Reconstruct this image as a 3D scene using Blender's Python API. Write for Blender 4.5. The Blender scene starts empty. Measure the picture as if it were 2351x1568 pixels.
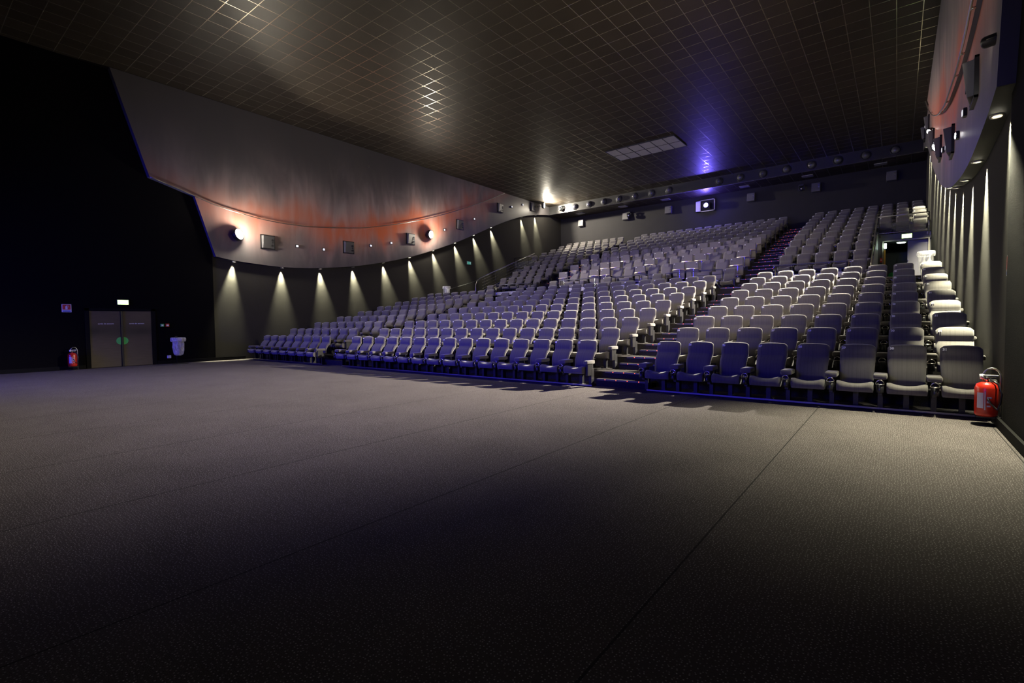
import bpy, bmesh, math, random
from mathutils import Vector, Matrix
R = random.Random(7)
U = 0.62                                   # one seat pitch in metres
ZF = -1.51                                 # floor level in seat-pitch units
sc = bpy.context.scene
COL = sc.collection
PI = math.pi

def W(x, y, z):
    return Vector((x*U, y*U, (z-ZF)*U))

# ------------------------------------------------------------------ materials
def mat(name):
    m = bpy.data.materials.new(name); m.use_nodes = True
    nt = m.node_tree; nt.nodes.clear()
    out = nt.nodes.new('ShaderNodeOutputMaterial')
    return m, nt, out
def N(nt, t, **kw):
    n = nt.nodes.new(t)
    for k, v in kw.items():
        if k.startswith('i_'): n.inputs[k[2:].replace('_', ' ')].default_value = v
        else: setattr(n, k, v)
    return n
def L(nt, a, b): nt.links.new(a, b)
def rgba(c): return (c[0], c[1], c[2], 1)
def simple(name, c, rough=.6, metal=0, spec=.5, emit=None, es=0, bump=0, bscale=60, var=0, vscale=8, alpha=None, trans=0):
    m, nt, out = mat(name)
    b = N(nt, 'ShaderNodeBsdfPrincipled'); b.inputs['Base Color'].default_value = rgba(c)
    b.inputs['Roughness'].default_value = rough; b.inputs['Metallic'].default_value = metal
    b.inputs['Specular IOR Level'].default_value = spec
    if trans: b.inputs['Transmission Weight'].default_value = trans
    if alpha is not None: b.inputs['Alpha'].default_value = alpha
    if emit: b.inputs['Emission Color'].default_value = rgba(emit); b.inputs['Emission Strength'].default_value = es
    if var or bump:
        tc = N(nt, 'ShaderNodeTexCoord')
    if var:
        no = N(nt, 'ShaderNodeTexNoise'); no.inputs['Scale'].default_value = vscale; no.inputs['Detail'].default_value = 4
        L(nt, tc.outputs['Object'], no.inputs['Vector'])
        mx = N(nt, 'ShaderNodeMix', data_type='RGBA')
        mx.inputs['A'].default_value = rgba([v*(1-var) for v in c]); mx.inputs['B'].default_value = rgba([min(1, v*(1+var)) for v in c])
        L(nt, no.outputs['Fac'], mx.inputs['Factor']); L(nt, mx.outputs['Result'], b.inputs['Base Color'])
    if bump:
        nb = N(nt, 'ShaderNodeTexNoise'); nb.inputs['Scale'].default_value = bscale; nb.inputs['Detail'].default_value = 3
        L(nt, tc.outputs['Object'], nb.inputs['Vector'])
        bp = N(nt, 'ShaderNodeBump'); bp.inputs['Strength'].default_value = bump; bp.inputs['Distance'].default_value = .01
        L(nt, nb.outputs['Fac'], bp.inputs['Height']); L(nt, bp.outputs['Normal'], b.inputs['Normal'])
    L(nt, b.outputs[0], out.inputs[0])
    return m
def math_(nt, op, a, b=None, c=None):
    n = N(nt, 'ShaderNodeMath', operation=op)
    for i, v in enumerate((a, b, c)):
        if v is None: continue
        if isinstance(v, (int, float)): n.inputs[i].default_value = v
        else: L(nt, v, n.inputs[i])
    return n.outputs[0]
def mixc(nt, f, a, b):
    n = N(nt, 'ShaderNodeMix', data_type='RGBA')
    for k, v in (('Factor', f), ('A', a), ('B', b)):
        if isinstance(v, (int, float)): n.inputs[k].default_value = v
        elif isinstance(v, tuple): n.inputs[k].default_value = rgba(v)
        else: L(nt, v, n.inputs[k])
    return n.outputs['Result']

def carpet(name, base, speck, seams=False):
    m, nt, out = mat(name)
    g = N(nt, 'ShaderNodeNewGeometry')
    vo = N(nt, 'ShaderNodeTexVoronoi', voronoi_dimensions='2D' if seams else '3D'); vo.inputs['Scale'].default_value = 50 if seams else 46; vo.inputs['Randomness'].default_value = .75
    L(nt, g.outputs['Position'], vo.inputs['Vector'])
    d = math_(nt, 'LESS_THAN', vo.outputs['Distance'], .165 if seams else .21)
    sp = N(nt, 'ShaderNodeSeparateColor'); L(nt, vo.outputs['Color'], sp.inputs[0])
    k = math_(nt, 'GREATER_THAN', sp.outputs[0], .12)
    k = math_(nt, 'MULTIPLY', k, math_(nt, 'MULTIPLY_ADD', sp.outputs[1], .6, .4))
    f = math_(nt, 'MULTIPLY', d, k)
    no = N(nt, 'ShaderNodeTexNoise'); no.inputs['Scale'].default_value = 1.3; no.inputs['Detail'].default_value = 5
    L(nt, g.outputs['Position'], no.inputs['Vector'])
    bc = mixc(nt, no.outputs['Fac'], tuple(v*.62 for v in base), tuple(v*1.35 for v in base))
    n2 = N(nt, 'ShaderNodeTexNoise'); n2.inputs['Scale'].default_value = 170; n2.inputs['Detail'].default_value = 2
    L(nt, g.outputs['Position'], n2.inputs['Vector'])
    bc = mixc(nt, math_(nt, 'MULTIPLY', n2.outputs['Fac'], .5), bc, tuple(v*.35 for v in base))
    c = mixc(nt, f, bc, speck)
    if seams:
        xyz = N(nt, 'ShaderNodeSeparateXYZ'); L(nt, g.outputs['Position'], xyz.inputs[0])
        q = math_(nt, 'DIVIDE', math_(nt, 'ADD', xyz.outputs[0], 2.42*U), 3.13*U)
        fr = math_(nt, 'SUBTRACT', q, math_(nt, 'ROUND', q))
        s = math_(nt, 'LESS_THAN', math_(nt, 'ABSOLUTE', fr), .0035)
        c = mixc(nt, math_(nt, 'MULTIPLY', s, .75), c, (.004, .004, .005))
    b = N(nt, 'ShaderNodeBsdfPrincipled'); b.inputs['Roughness'].default_value = .9; b.inputs['Specular IOR Level'].default_value = .15
    L(nt, c, b.inputs['Base Color'])
    bp = N(nt, 'ShaderNodeBump'); bp.inputs['Strength'].default_value = .5; bp.inputs['Distance'].default_value = .006
    L(nt, n2.outputs['Fac'], bp.inputs['Height']); L(nt, bp.outputs['Normal'], b.inputs['Normal'])
    L(nt, b.outputs[0], out.inputs[0])
    return m
def tiles(name, tile, bar, bar_metal=.8):
    m, nt, out = mat(name)
    g = N(nt, 'ShaderNodeNewGeometry')
    xyz = N(nt, 'ShaderNodeSeparateXYZ'); L(nt, g.outputs['Position'], xyz.inputs[0])
    def line(o, off):
        q = math_(nt, 'DIVIDE', math_(nt, 'ADD', xyz.outputs[o], -off), .6)
        fr = math_(nt, 'SUBTRACT', q, math_(nt, 'ROUND', q))
        return math_(nt, 'LESS_THAN', math_(nt, 'ABSOLUTE', fr), .016), math_(nt, 'ROUND', math_(nt, 'SUBTRACT', q, .5))
    lx, ix = line(0, -32.08*U); ly, iy = line(1, 35.8*U)
    f = math_(nt, 'MAXIMUM', lx, ly)
    cv = N(nt, 'ShaderNodeCombineXYZ'); L(nt, ix, cv.inputs[0]); L(nt, iy, cv.inputs[1])
    wn = N(nt, 'ShaderNodeTexWhiteNoise', noise_dimensions='3D'); L(nt, cv.outputs[0], wn.inputs['Vector'])
    no = N(nt, 'ShaderNodeTexNoise'); no.inputs['Scale'].default_value = 3; no.inputs['Detail'].default_value = 6
    L(nt, g.outputs['Position'], no.inputs['Vector'])
    t = mixc(nt, wn.outputs['Value'], tuple(v*.8 for v in tile), tuple(v*1.15 for v in tile))
    t = mixc(nt, math_(nt, 'MULTIPLY', no.outputs['Fac'], .45), t, tuple(v*1.8 for v in tile))
    b = N(nt, 'ShaderNodeBsdfPrincipled'); b.inputs['Roughness'].default_value = .5; b.inputs['Specular IOR Level'].default_value = .25
    L(nt, t, b.inputs['Base Color'])
    # each tile hangs at a slightly different tilt
    b2 = N(nt, 'ShaderNodeBsdfPrincipled'); b2.inputs['Base Color'].default_value = rgba(bar)
    b2.inputs['Metallic'].default_value = bar_metal; b2.inputs['Roughness'].default_value = .2
    mx = N(nt, 'ShaderNodeMixShader'); L(nt, f, mx.inputs[0]); L(nt, b.outputs[0], mx.inputs[1]); L(nt, b2.outputs[0], mx.inputs[2])
    L(nt, mx.outputs[0], out.inputs[0])
    return m
def fabric(name, c, stripes=True):
    m, nt, out = mat(name)
    tc = N(nt, 'ShaderNodeTexCoord')
    xyz = N(nt, 'ShaderNodeSeparateXYZ'); L(nt, tc.outputs['Object'], xyz.inputs[0])
    no = N(nt, 'ShaderNodeTexNoise'); no.inputs['Scale'].default_value = 260; no.inputs['Detail'].default_value = 2
    L(nt, tc.outputs['Object'], no.inputs['Vector'])
    col = mixc(nt, no.outputs['Fac'], tuple(v*.7 for v in c), tuple(v*1.3 for v in c))
    if stripes:
        wn = N(nt, 'ShaderNodeTexNoise', noise_dimensions='1D'); wn.inputs['Scale'].default_value = 55; wn.inputs['Detail'].default_value = 1
        L(nt, xyz.outputs[0], wn.inputs['W'])
        s = math_(nt, 'GREATER_THAN', wn.outputs['Fac'], .6)
        q = math_(nt, 'MULTIPLY', xyz.outputs[0], 19); fr = math_(nt, 'SUBTRACT', q, math_(nt, 'ROUND', q))
        s2 = math_(nt, 'LESS_THAN', math_(nt, 'ABSOLUTE', fr), .06)
        ct = math_(nt, 'LESS_THAN', math_(nt, 'ABSOLUTE', xyz.outputs[0]), .2)
        f = math_(nt, 'MULTIPLY', math_(nt, 'MAXIMUM', math_(nt, 'MULTIPLY', s, .14), math_(nt, 'MULTIPLY', s2, .26)), ct)
        col = mixc(nt, f, col, tuple(v*.3 for v in c))
    b = N(nt, 'ShaderNodeBsdfPrincipled'); b.inputs['Roughness'].default_value = .88; b.inputs['Specular IOR Level'].default_value = .2
    b.inputs['Sheen Weight'].default_value = .25; b.inputs['Sheen Roughness'].default_value = .5
    L(nt, col, b.inputs['Base Color']); L(nt, b.outputs[0], out.inputs[0])
    return m
def wall_fabric(name, c):
    m, nt, out = mat(name)
    g = N(nt, 'ShaderNodeNewGeometry')
    no = N(nt, 'ShaderNodeTexNoise'); no.inputs['Scale'].default_value = 95; no.inputs['Detail'].default_value = 4
    mp = N(nt, 'ShaderNodeMapping'); mp.inputs['Scale'].default_value = (1, .6, 1.3)
    L(nt, g.outputs['Position'], mp.inputs[0]); L(nt, mp.outputs[0], no.inputs['Vector'])
    n2 = N(nt, 'ShaderNodeTexNoise'); n2.inputs['Scale'].default_value = .8; n2.inputs['Detail'].default_value = 3
    L(nt, g.outputs['Position'], n2.inputs['Vector'])
    col = mixc(nt, no.outputs['Fac'], tuple(v*.45 for v in c), tuple(v*1.55 for v in c))
    col = mixc(nt, math_(nt, 'MULTIPLY', n2.outputs['Fac'], .4), col, tuple(v*.6 for v in c))
    b = N(nt, 'ShaderNodeBsdfPrincipled'); b.inputs['Roughness'].default_value = .95; b.inputs['Specular IOR Level'].default_value = .1
    L(nt, col, b.inputs['Base Color'])
    bp = N(nt, 'ShaderNodeBump'); bp.inputs['Strength'].default_value = .35; bp.inputs['Distance'].default_value = .006
    L(nt, no.outputs['Fac'], bp.inputs['Height']); L(nt, bp.outputs['Normal'], b.inputs['Normal'])
    L(nt, b.outputs[0], out.inputs[0])
    return m
def mural(name):
    """printed nebula: grey board, a band of rust, rose and cream cloud along the sweep of the rail"""
    m, nt, out = mat(name)
    g = N(nt, 'ShaderNodeNewGeometry')
    xyz = N(nt, 'ShaderNodeSeparateXYZ'); L(nt, g.outputs['Position'], xyz.inputs[0])
    y = math_(nt, 'DIVIDE', xyz.outputs[1], U); z = math_(nt, 'ADD', math_(nt, 'DIVIDE', xyz.outputs[2], U), ZF)
    # centre line of the cloud follows the curved rail
    dy = math_(nt, 'SUBTRACT', y, 3.)
    rail = math_(nt, 'MULTIPLY_ADD', math_(nt, 'MULTIPLY', dy, dy), .0128, 7.75)
    h = math_(nt, 'SUBTRACT', z, rail)
    mp = N(nt, 'ShaderNodeMapping'); mp.inputs['Scale'].default_value = (.4, .42, .2)
    L(nt, g.outputs['Position'], mp.inputs[0])
    n1 = N(nt, 'ShaderNodeTexNoise'); n1.inputs['Scale'].default_value = 1; n1.inputs['Detail'].default_value = 7; n1.inputs['Distortion'].default_value = .8
    L(nt, mp.outputs[0], n1.inputs['Vector'])
    mp2 = N(nt, 'ShaderNodeMapping'); mp2.inputs['Scale'].default_value = (1., 1.5, .35); mp2.inputs['Location'].default_value = (3, 7, 1)
    L(nt, g.outputs['Position'], mp2.inputs[0])
    n2 = N(nt, 'ShaderNodeTexNoise'); n2.inputs['Scale'].default_value = 1; n2.inputs['Detail'].default_value = 6; n2.inputs['Distortion'].default_value = 1.2
    L(nt, mp2.outputs[0], n2.inputs['Vector'])
    hh = math_(nt, 'ADD', h, math_(nt, 'MULTIPLY_ADD', n1.outputs['Fac'], -5., 2.5))
    def bell(v, c0, w):
        q = math_(nt, 'DIVIDE', math_(nt, 'SUBTRACT', v, c0), w)
        return math_(nt, 'EXPONENT', math_(nt, 'MULTIPLY', math_(nt, 'MULTIPLY', q, q), -1.))
    ends = bell(y, 10.5, 12.)
    glow = math_(nt, 'MULTIPLY', bell(hh, .6, 2.3), ends)
    red = math_(nt, 'MULTIPLY', bell(hh, .1, 1.2), ends)
    streak = N(nt, 'ShaderNodeMapRange'); streak.inputs['From Min'].default_value = .38; streak.inputs['From Max'].default_value = .68
    L(nt, n2.outputs['Fac'], streak.inputs['Value'])
    base = (.088, .083, .086)
    c = mixc(nt, math_(nt, 'MULTIPLY', glow, .75), base, (.46, .36, .35))
    c = mixc(nt, math_(nt, 'MULTIPLY', math_(nt, 'MULTIPLY', glow, streak.outputs[0]), .5), c, (.75, .62, .58))
    rs = math_(nt, 'MULTIPLY', red, math_(nt, 'MULTIPLY_ADD', n2.outputs['Fac'], -1., 1.35))
    rs = math_(nt, 'MINIMUM', rs, 1.)
    c = mixc(nt, rs, c, (.72, .17, .06))
    vo = N(nt, 'ShaderNodeTexVoronoi'); vo.inputs['Scale'].default_value = .55; L(nt, g.outputs['Position'], vo.inputs['Vector'])
    st = math_(nt, 'LESS_THAN', vo.outputs['Distance'], .045)
    c = mixc(nt, math_(nt, 'MULTIPLY', st, glow), c, (.95, .8, .6))
    b = N(nt, 'ShaderNodeBsdfPrincipled'); b.inputs['Roughness'].default_value = .42; b.inputs['Specular IOR Level'].default_value = .3
    L(nt, c, b.inputs['Base Color']); L(nt, b.outputs[0], out.inputs[0])
    return m

M = dict(
 carpet=carpet('carpet', (.098, .084, .084), (.44, .42, .41), True),
 step=carpet('step_carpet', (.026, .023, .024), (.09, .08, .08)),
 ceil=tiles('ceiling_tiles', (.028, .022, .016), (.45, .40, .31)),
 wall=wall_fabric('wall_fabric', (.042, .040, .036)),
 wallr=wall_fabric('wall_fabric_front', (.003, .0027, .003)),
 wallb=simple('back_wall_paint', (.015, .014, .0145), .85, var=.2, vscale=2),
 mural=mural('mural_print'),
 soffit=simple('underside_black', (.02, .02, .018), .7),
 edge=simple('board_edge', (.10, .10, .14), .6),
 bulk=tiles('bulkhead_tiles', (.26, .24, .24), (.03, .03, .03), .0),
 fab=fabric('seat_fabric', (.108, .100, .096)),
 fabp=fabric('seat_fabric_plain', (.108, .100, .096), False),
 club=fabric('club_fabric', (.145, .133, .14), False),
 pillow=fabric('pillow_fabric', (.18, .165, .17), False),
 black=simple('black_plastic', (.012, .012, .014), .35, bump=.1),
 dark=simple('dark_metal', (.03, .03, .033), .45, metal=.6),
 chrome=simple('chrome', (.75, .74, .70), .18, metal=1),
 steel=simple('brushed_steel', (.50, .48, .44), .32, metal=1),
 brass=simple('table_edge', (.80, .68, .45), .3, metal=1),
 white=simple('white_print', (.85, .85, .85), .6),
 base=simple('skirting', (.006, .006, .006), .8, spec=.1),
 fascia=simple('pale_laminate', (.42, .42, .46), .45),
 door=None,
 green=simple('green_vinyl', (.08, .62, .12), .5),
 red=simple('red_enamel', (.50, .022, .01), .3, spec=.6),
 redv=simple('red_vinyl', (.65, .05, .04), .5),
 blue=simple('blue_vinyl', (.10, .16, .55), .5),
 leaf=simple('grey_door_leaf', (.22, .21, .25), .5, var=.15, vscale=3),
 frame=simple('pale_door_frame', (.40, .37, .30), .5),
 plate=simple('nosing_strip', (.10, .09, .08), .4, metal=.5),
 led=simple('red_led', (.3, .02, .01), .4, emit=(1, .10, .02), es=4),
 exitL=simple('exit_sign_light', (.3, .9, .2), .4, emit=(.62, 1, .28), es=9),
 lampw=simple('lamp_lens', (1, 1, .9), .3, emit=(1, .95, .8), es=260),
 lampd=simple('downlight_lens', (1, 1, .9), .3, emit=(1, .97, .80), es=40),
 lamps=simple('spot_lens', (.9, .9, 1), .2, emit=(.95, .95, 1), es=.8),
 lampr=simple('bright_spot_lens', (.9, .9, 1), .2, emit=(1, .98, .95), es=60),
 corr=simple('corridor_lamp', (1, 1, 1), .3, emit=(.75, 1, .88), es=14),
 lampb=simple('projector_lens', (.6, .6, 1), .2, emit=(.22, .16, 1), es=420),
 screen=simple('cinema_screen', (.7, .7, .72), .8, emit=(.09, .07, 1), es=.015),
 portw=simple('port_frame', (.6, .58, .68), .5),
 spk=simple('speaker_grey', (.10, .097, .10), .55),
 yellow=simple('yellow_strip', (.75, .42, .06), .5),
 pale=simple('ceiling_plate', (.26, .25, .26), .6),
 hose=simple('hose_rubber', (.015, .015, .017), .3, spec=.6),
)
def door_mat():
    m, nt, out = mat('brushed_door')
    g = N(nt, 'ShaderNodeTexCoord')
    mp = N(nt, 'ShaderNodeMapping'); mp.inputs['Scale'].default_value = (1, .8, 14); L(nt, g.outputs['Object'], mp.inputs[0])
    no = N(nt, 'ShaderNodeTexNoise'); no.inputs['Scale'].default_value = 3; no.inputs['Detail'].default_value = 6; L(nt, mp.outputs[0], no.inputs['Vector'])
    n2 = N(nt, 'ShaderNodeTexNoise'); n2.inputs['Scale'].default_value = 1.1; n2.inputs['Detail'].default_value = 3; L(nt, g.outputs['Object'], n2.inputs['Vector'])
    c = mixc(nt, no.outputs['Fac'], (.065, .053, .038), (.115, .093, .066))
    # scuffed dark hand marks at push height
    xyz = N(nt, 'ShaderNodeSeparateXYZ'); L(nt, g.outputs['Object'], xyz.inputs[0])
    q = math_(nt, 'DIVIDE', math_(nt, 'SUBTRACT', xyz.outputs[2], 1.25), .2)
    bell = math_(nt, 'EXPONENT', math_(nt, 'MULTIPLY', math_(nt, 'MULTIPLY', q, q), -1.))
    c = mixc(nt, math_(nt, 'MULTIPLY', bell, math_(nt, 'MINIMUM', math_(nt, 'MULTIPLY', n2.outputs['Fac'], 1.5), .9)), c, (.03, .027, .022))
    b = N(nt, 'ShaderNodeBsdfPrincipled'); b.inputs['Roughness'].default_value = .5; b.inputs['Metallic'].default_value = .25
    L(nt, c, b.inputs['Base Color']); L(nt, b.outputs[0], out.inputs[0]); return m
M['door'] = door_mat()
def glass_mat(name, tint, a):
    m, nt, out = mat(name)
    t = N(nt, 'ShaderNodeBsdfTransparent'); t.inputs[0].default_value = rgba(tint)
    g = N(nt, 'ShaderNodeBsdfGlossy'); g.inputs['Roughness'].default_value = .06
    d = N(nt, 'ShaderNodeBsdfDiffuse'); d.inputs[0].default_value = (.5, .5, .45, 1)
    m1 = N(nt, 'ShaderNodeMixShader'); m1.inputs[0].default_value = .4; L(nt, g.outputs[0], m1.inputs[1]); L(nt, d.outputs[0], m1.inputs[2])
    mx = N(nt, 'ShaderNodeMixShader'); mx.inputs[0].default_value = a
    L(nt, t.outputs[0], mx.inputs[1]); L(nt, m1.outputs[0], mx.inputs[2]); L(nt, mx.outputs[0], out.inputs[0]); return m
M['glass'] = glass_mat('balustrade_glass', (.8, .82, .78), .22)
def bag_mat():
    m, nt, out = mat('clear_bag_plastic')
    tc = N(nt, 'ShaderNodeTexCoord'); no = N(nt, 'ShaderNodeTexNoise'); no.inputs['Scale'].default_value = 3; no.inputs['Detail'].default_value = 4; no.inputs['Distortion'].default_value = 1.
    mp = N(nt, 'ShaderNodeMapping'); mp.inputs['Scale'].default_value = (5, 5, 1.3); L(nt, tc.outputs['Object'], mp.inputs[0]); L(nt, mp.outputs[0], no.inputs['Vector'])
    bp = N(nt, 'ShaderNodeBump'); bp.inputs['Strength'].default_value = 1; bp.inputs['Distance'].default_value = .03; L(nt, no.outputs['Fac'], bp.inputs['Height'])
    t = N(nt, 'ShaderNodeBsdfTransparent'); t.inputs[0].default_value = (.9, .9, .9, 1)
    b = N(nt, 'ShaderNodeBsdfPrincipled'); b.inputs['Base Color'].default_value = (.88, .88, .88, 1); b.inputs['Roughness'].default_value = .3; b.inputs['Transmission Weight'].default_value = 0
    L(nt, bp.outputs[0], b.inputs['Normal'])
    tr = N(nt, 'ShaderNodeBsdfTranslucent'); tr.inputs[0].default_value = (.8, .8, .8, 1)
    a = N(nt, 'ShaderNodeMixShader'); a.inputs[0].default_value = .3; L(nt, b.outputs[0], a.inputs[1]); L(nt, tr.outputs[0], a.inputs[2])
    cr = N(nt, 'ShaderNodeMapRange'); cr.inputs['From Min'].default_value = .35; cr.inputs['From Max'].default_value = .65; cr.inputs['To Min'].default_value = .28; cr.inputs['To Max'].default_value = .9
    L(nt, no.outputs['Fac'], cr.inputs['Value'])
    mx = N(nt, 'ShaderNodeMixShader'); L(nt, cr.outputs[0], mx.inputs[0]); L(nt, t.outputs[0], mx.inputs[1]); L(nt, a.outputs[0], mx.inputs[2])
    L(nt, mx.outputs[0], out.inputs[0]); return m
M['bag'] = bag_mat()

# ------------------------------------------------------------------ mesh helpers
def box(bm, c, s, rot=None, mi=0, bev=0):
    r = bmesh.ops.create_cube(bm, size=1)['verts']
    mtx = Matrix.Translation(Vector(c))
    if rot is not None: mtx = mtx @ rot
    mtx = mtx @ Matrix.Diagonal((s[0], s[1], s[2], 1))
    bmesh.ops.transform(bm, matrix=mtx, verts=r)
    fs = {f for v in r for f in v.link_faces}
    for f in fs: f.material_index = mi
    if bev:
        es = list({e for f in fs for e in f.edges})
        bmesh.ops.bevel(bm, geom=es, offset=bev, segments=2, affect='EDGES', profile=.5)
    return r
def box2(bm, a, b, mi=0, bev=0):
    a, b = Vector(a), Vector(b)
    return box(bm, (a+b)/2, [abs(v) for v in (b-a)], mi=mi, bev=bev)
def tube(bm, pts, r, seg=8, mi=0, cap=True):
    pts = [Vector(p) for p in pts]; rings = []
    up = None
    for i, p in enumerate(pts):
        d = (pts[min(i+1, len(pts)-1)]-pts[max(i-1, 0)])
        if d.length < 1e-9: d = Vector((0, 0, 1))
        d.normalize()
        if up is None: up = d.orthogonal().normalized()
        else:
            up = up-d*up.dot(d)
            up = up.normalized() if up.length > 1e-6 else d.orthogonal().normalized()
        w = d.cross(up); rr = r[i] if isinstance(r, (list, tuple)) else r
        rings.append([bm.verts.new(p+(up*math.cos(2*PI*k/seg)+w*math.sin(2*PI*k/seg))*rr) for k in range(seg)])
    for a, b in zip(rings, rings[1:]):
        for k in range(seg):
            f = bm.faces.new((a[k], a[(k+1) % seg], b[(k+1) % seg], b[k])); f.material_index = mi; f.smooth = True
    if cap:
        for rg in (rings[0][::-1], rings[-1]):
            f = bm.faces.new(rg); f.material_index = mi
def cyl(bm, c, r, h, axis='z', seg=20, mi=0, r2=None):
    d = {'x': Vector((1, 0, 0)), 'y': Vector((0, 1, 0)), 'z': Vector((0, 0, 1))}[axis]*h/2
    tube(bm, [Vector(c)-d, Vector(c)+d], [r, r if r2 is None else r2], seg, mi)
def lathe(bm, prof, c=(0, 0, 0), axis='z', seg=24, mi=0, wob=None):
    c = Vector(c); rings = []
    for j, (r, h) in enumerate(prof):
        ring = []
        for k in range(seg):
            a = 2*PI*k/seg; rr = r*(1+(wob(j, k) if wob else 0))
            p = {'z': Vector((rr*math.cos(a), rr*math.sin(a), h)), 'y': Vector((rr*math.cos(a), h, rr*math.sin(a))), 'x': Vector((h, rr*math.cos(a), rr*math.sin(a)))}[axis]
            ring.append(bm.verts.new(c+p))
        rings.append(ring)
    for a, b in zip(rings, rings[1:]):
        for k in range(seg):
            f = bm.faces.new((a[k], a[(k+1) % seg], b[(k+1) % seg], b[k])); f.smooth = True; f.material_index = mi
    for rg, flip in ((rings[0], 1), (rings[-1], 0)):
        if max((v.co-c).length for v in rg) > 1e-5 and (rg[0].co-rg[seg//2].co).length > 1e-4:
            f = bm.faces.new(rg[::-1] if flip else rg); f.material_index = mi
def prism(bm, poly, axis, a, b, mi=0, smooth=False):
    """poly: 2D points in the plane across `axis`; extruded from a to b"""
    def P3(p, t): return Vector((t, p[0], p[1])) if axis == 'x' else Vector((p[0], t, p[1])) if axis == 'y' else Vector((p[0], p[1], t))
    A = [bm.verts.new(P3(p, a)) for p in poly]; B = [bm.verts.new(P3(p, b)) for p in poly]
    n = len(poly)
    f1 = bm.faces.new(A); f2 = bm.faces.new(B[::-1]); fs = [f1, f2]
    for i in range(n):
        f = bm.faces.new((A[(i+1) % n], A[i], B[i], B[(i+1) % n])); f.smooth = smooth; fs.append(f)
    for f in fs: f.material_index = mi
    return fs
def mesh(name, bm, mats, smooth=False, bevel=None):
    bmesh.ops.recalc_face_normals(bm, faces=bm.faces)
    me = bpy.data.meshes.new(name); bm.to_mesh(me); bm.free()
    if not isinstance(mats, (list, tuple)): mats = [mats]
    for m_ in mats: me.materials.append(M[m_] if isinstance(m_, str) else m_)
    if smooth:
        for p in me.polygons: p.use_smooth = True
    return me
def link(name, me, parent=None, loc=None, rot=None):
    o = bpy.data.objects.new(name, me); COL.objects.link(o)
    if loc is not None: o.location = loc
    if rot is not None: o.rotation_euler = rot
    if parent: o.parent = parent
    return o
def obj(name, bm, mats, parent=None, loc=None, rot=None, smooth=False):
    return link(name, mesh(name, bm, mats, smooth), parent, loc, rot)
def tag(o, label, cat, group=None):
    o['label'] = label; o['category'] = cat
    if group: o['group'] = group
    return o
def thing(name, label, cat, loc=(0, 0, 0), rotz=0, group=None):
    o = bpy.data.objects.new(name, None); COL.objects.link(o); o.location = loc; o.rotation_euler = (0, 0, rotz)
    o.empty_display_size = .1
    return tag(o, label, cat, group)
def struct(name, bm, mats, smooth=False):
    o = obj(name, bm, mats, smooth=smooth); o['kind'] = 'structure'; return o
def dup(root, loc, rotz, label, group=None):
    r = root.copy(); COL.objects.link(r); r.location = loc; r.rotation_euler = (0, 0, rotz); r['label'] = label
    if group: r['group'] = group
    for ch in list(root.children):
        c = ch.copy(); COL.objects.link(c); c.parent = r
        for g in ch.children:
            d = g.copy(); COL.objects.link(d); d.parent = c
    return r
def B(): return bmesh.new()
ORD = ['zeroth', 'first', 'second', 'third', 'fourth', 'fifth', 'sixth', 'seventh', 'eighth', 'ninth', 'tenth', 'eleventh', 'twelfth', 'thirteenth',
       'fourteenth', 'fifteenth', 'sixteenth', 'seventeenth', 'eighteenth', 'nineteenth', 'twentieth']
_fonts = {}
def text_mesh(s, size, ext=.001, bold=0.0, align='CENTER'):
    key = (s, size, ext, bold, align)
    if key in _fonts: return _fonts[key]
    cu = bpy.data.curves.new('text', 'FONT'); cu.body = s; cu.size = size; cu.extrude = ext; cu.offset = bold
    cu.align_x = align; cu.align_y = 'CENTER'; cu.resolution_u = 2
    o = bpy.data.objects.new('text', cu); COL.objects.link(o)
    bpy.context.view_layer.update()
    me = bpy.data.meshes.new_from_object(o.evaluated_get(bpy.context.evaluated_depsgraph_get()))
    bpy.data.objects.remove(o); bpy.data.curves.remove(cu)
    me.materials.clear(); me.materials.append(M['white']); me.name = 'lettering'
    _fonts[key] = me; return me

# ------------------------------------------------------------------ geometry of the hall
XL, XR = -35.35, .88            # side walls
PL, PR = -35.0, .55             # faces of the mural boards
YF, YB = -24., 38.95            # screen wall, back wall
ZC = 14.9
def row_y(r): return 1.8144*(r-1) if r <= 9 else (19.2 if r == 10 else 21.15+1.89*(r-11))
ZL = {11: 4.88, 12: 5.64, 13: 6.33, 14: 6.97, 15: 7.57, 16: 8.16, 17: 8.75, 18: 9.33, 19: 9.93, 20: 10.48}
def row_lz(r): return .41*(r-1) if r <= 9 else (4.08 if r == 10 else ZL[r])
def row_fz(r): return row_lz(r)-1.46
def slot_x(s): return -(31-s)+.33-(1.98 if s < 24 else 0)-(1.93 if s < 9 else 0)
AIS = [(-9.15, -7.17), (-26.07, -24.16)]       # central and side stairs (x ranges)
VX = {'R': (-2.15, XR), 'L': (XL, -32.1)}      # entrance wells beside rows 10-15

# floor
bm = B(); box2(bm, W(XL-.5, YF-.5, ZF-.4), W(XR+.5, YB+.5, ZF)); struct('floor', bm, 'carpet')
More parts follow.
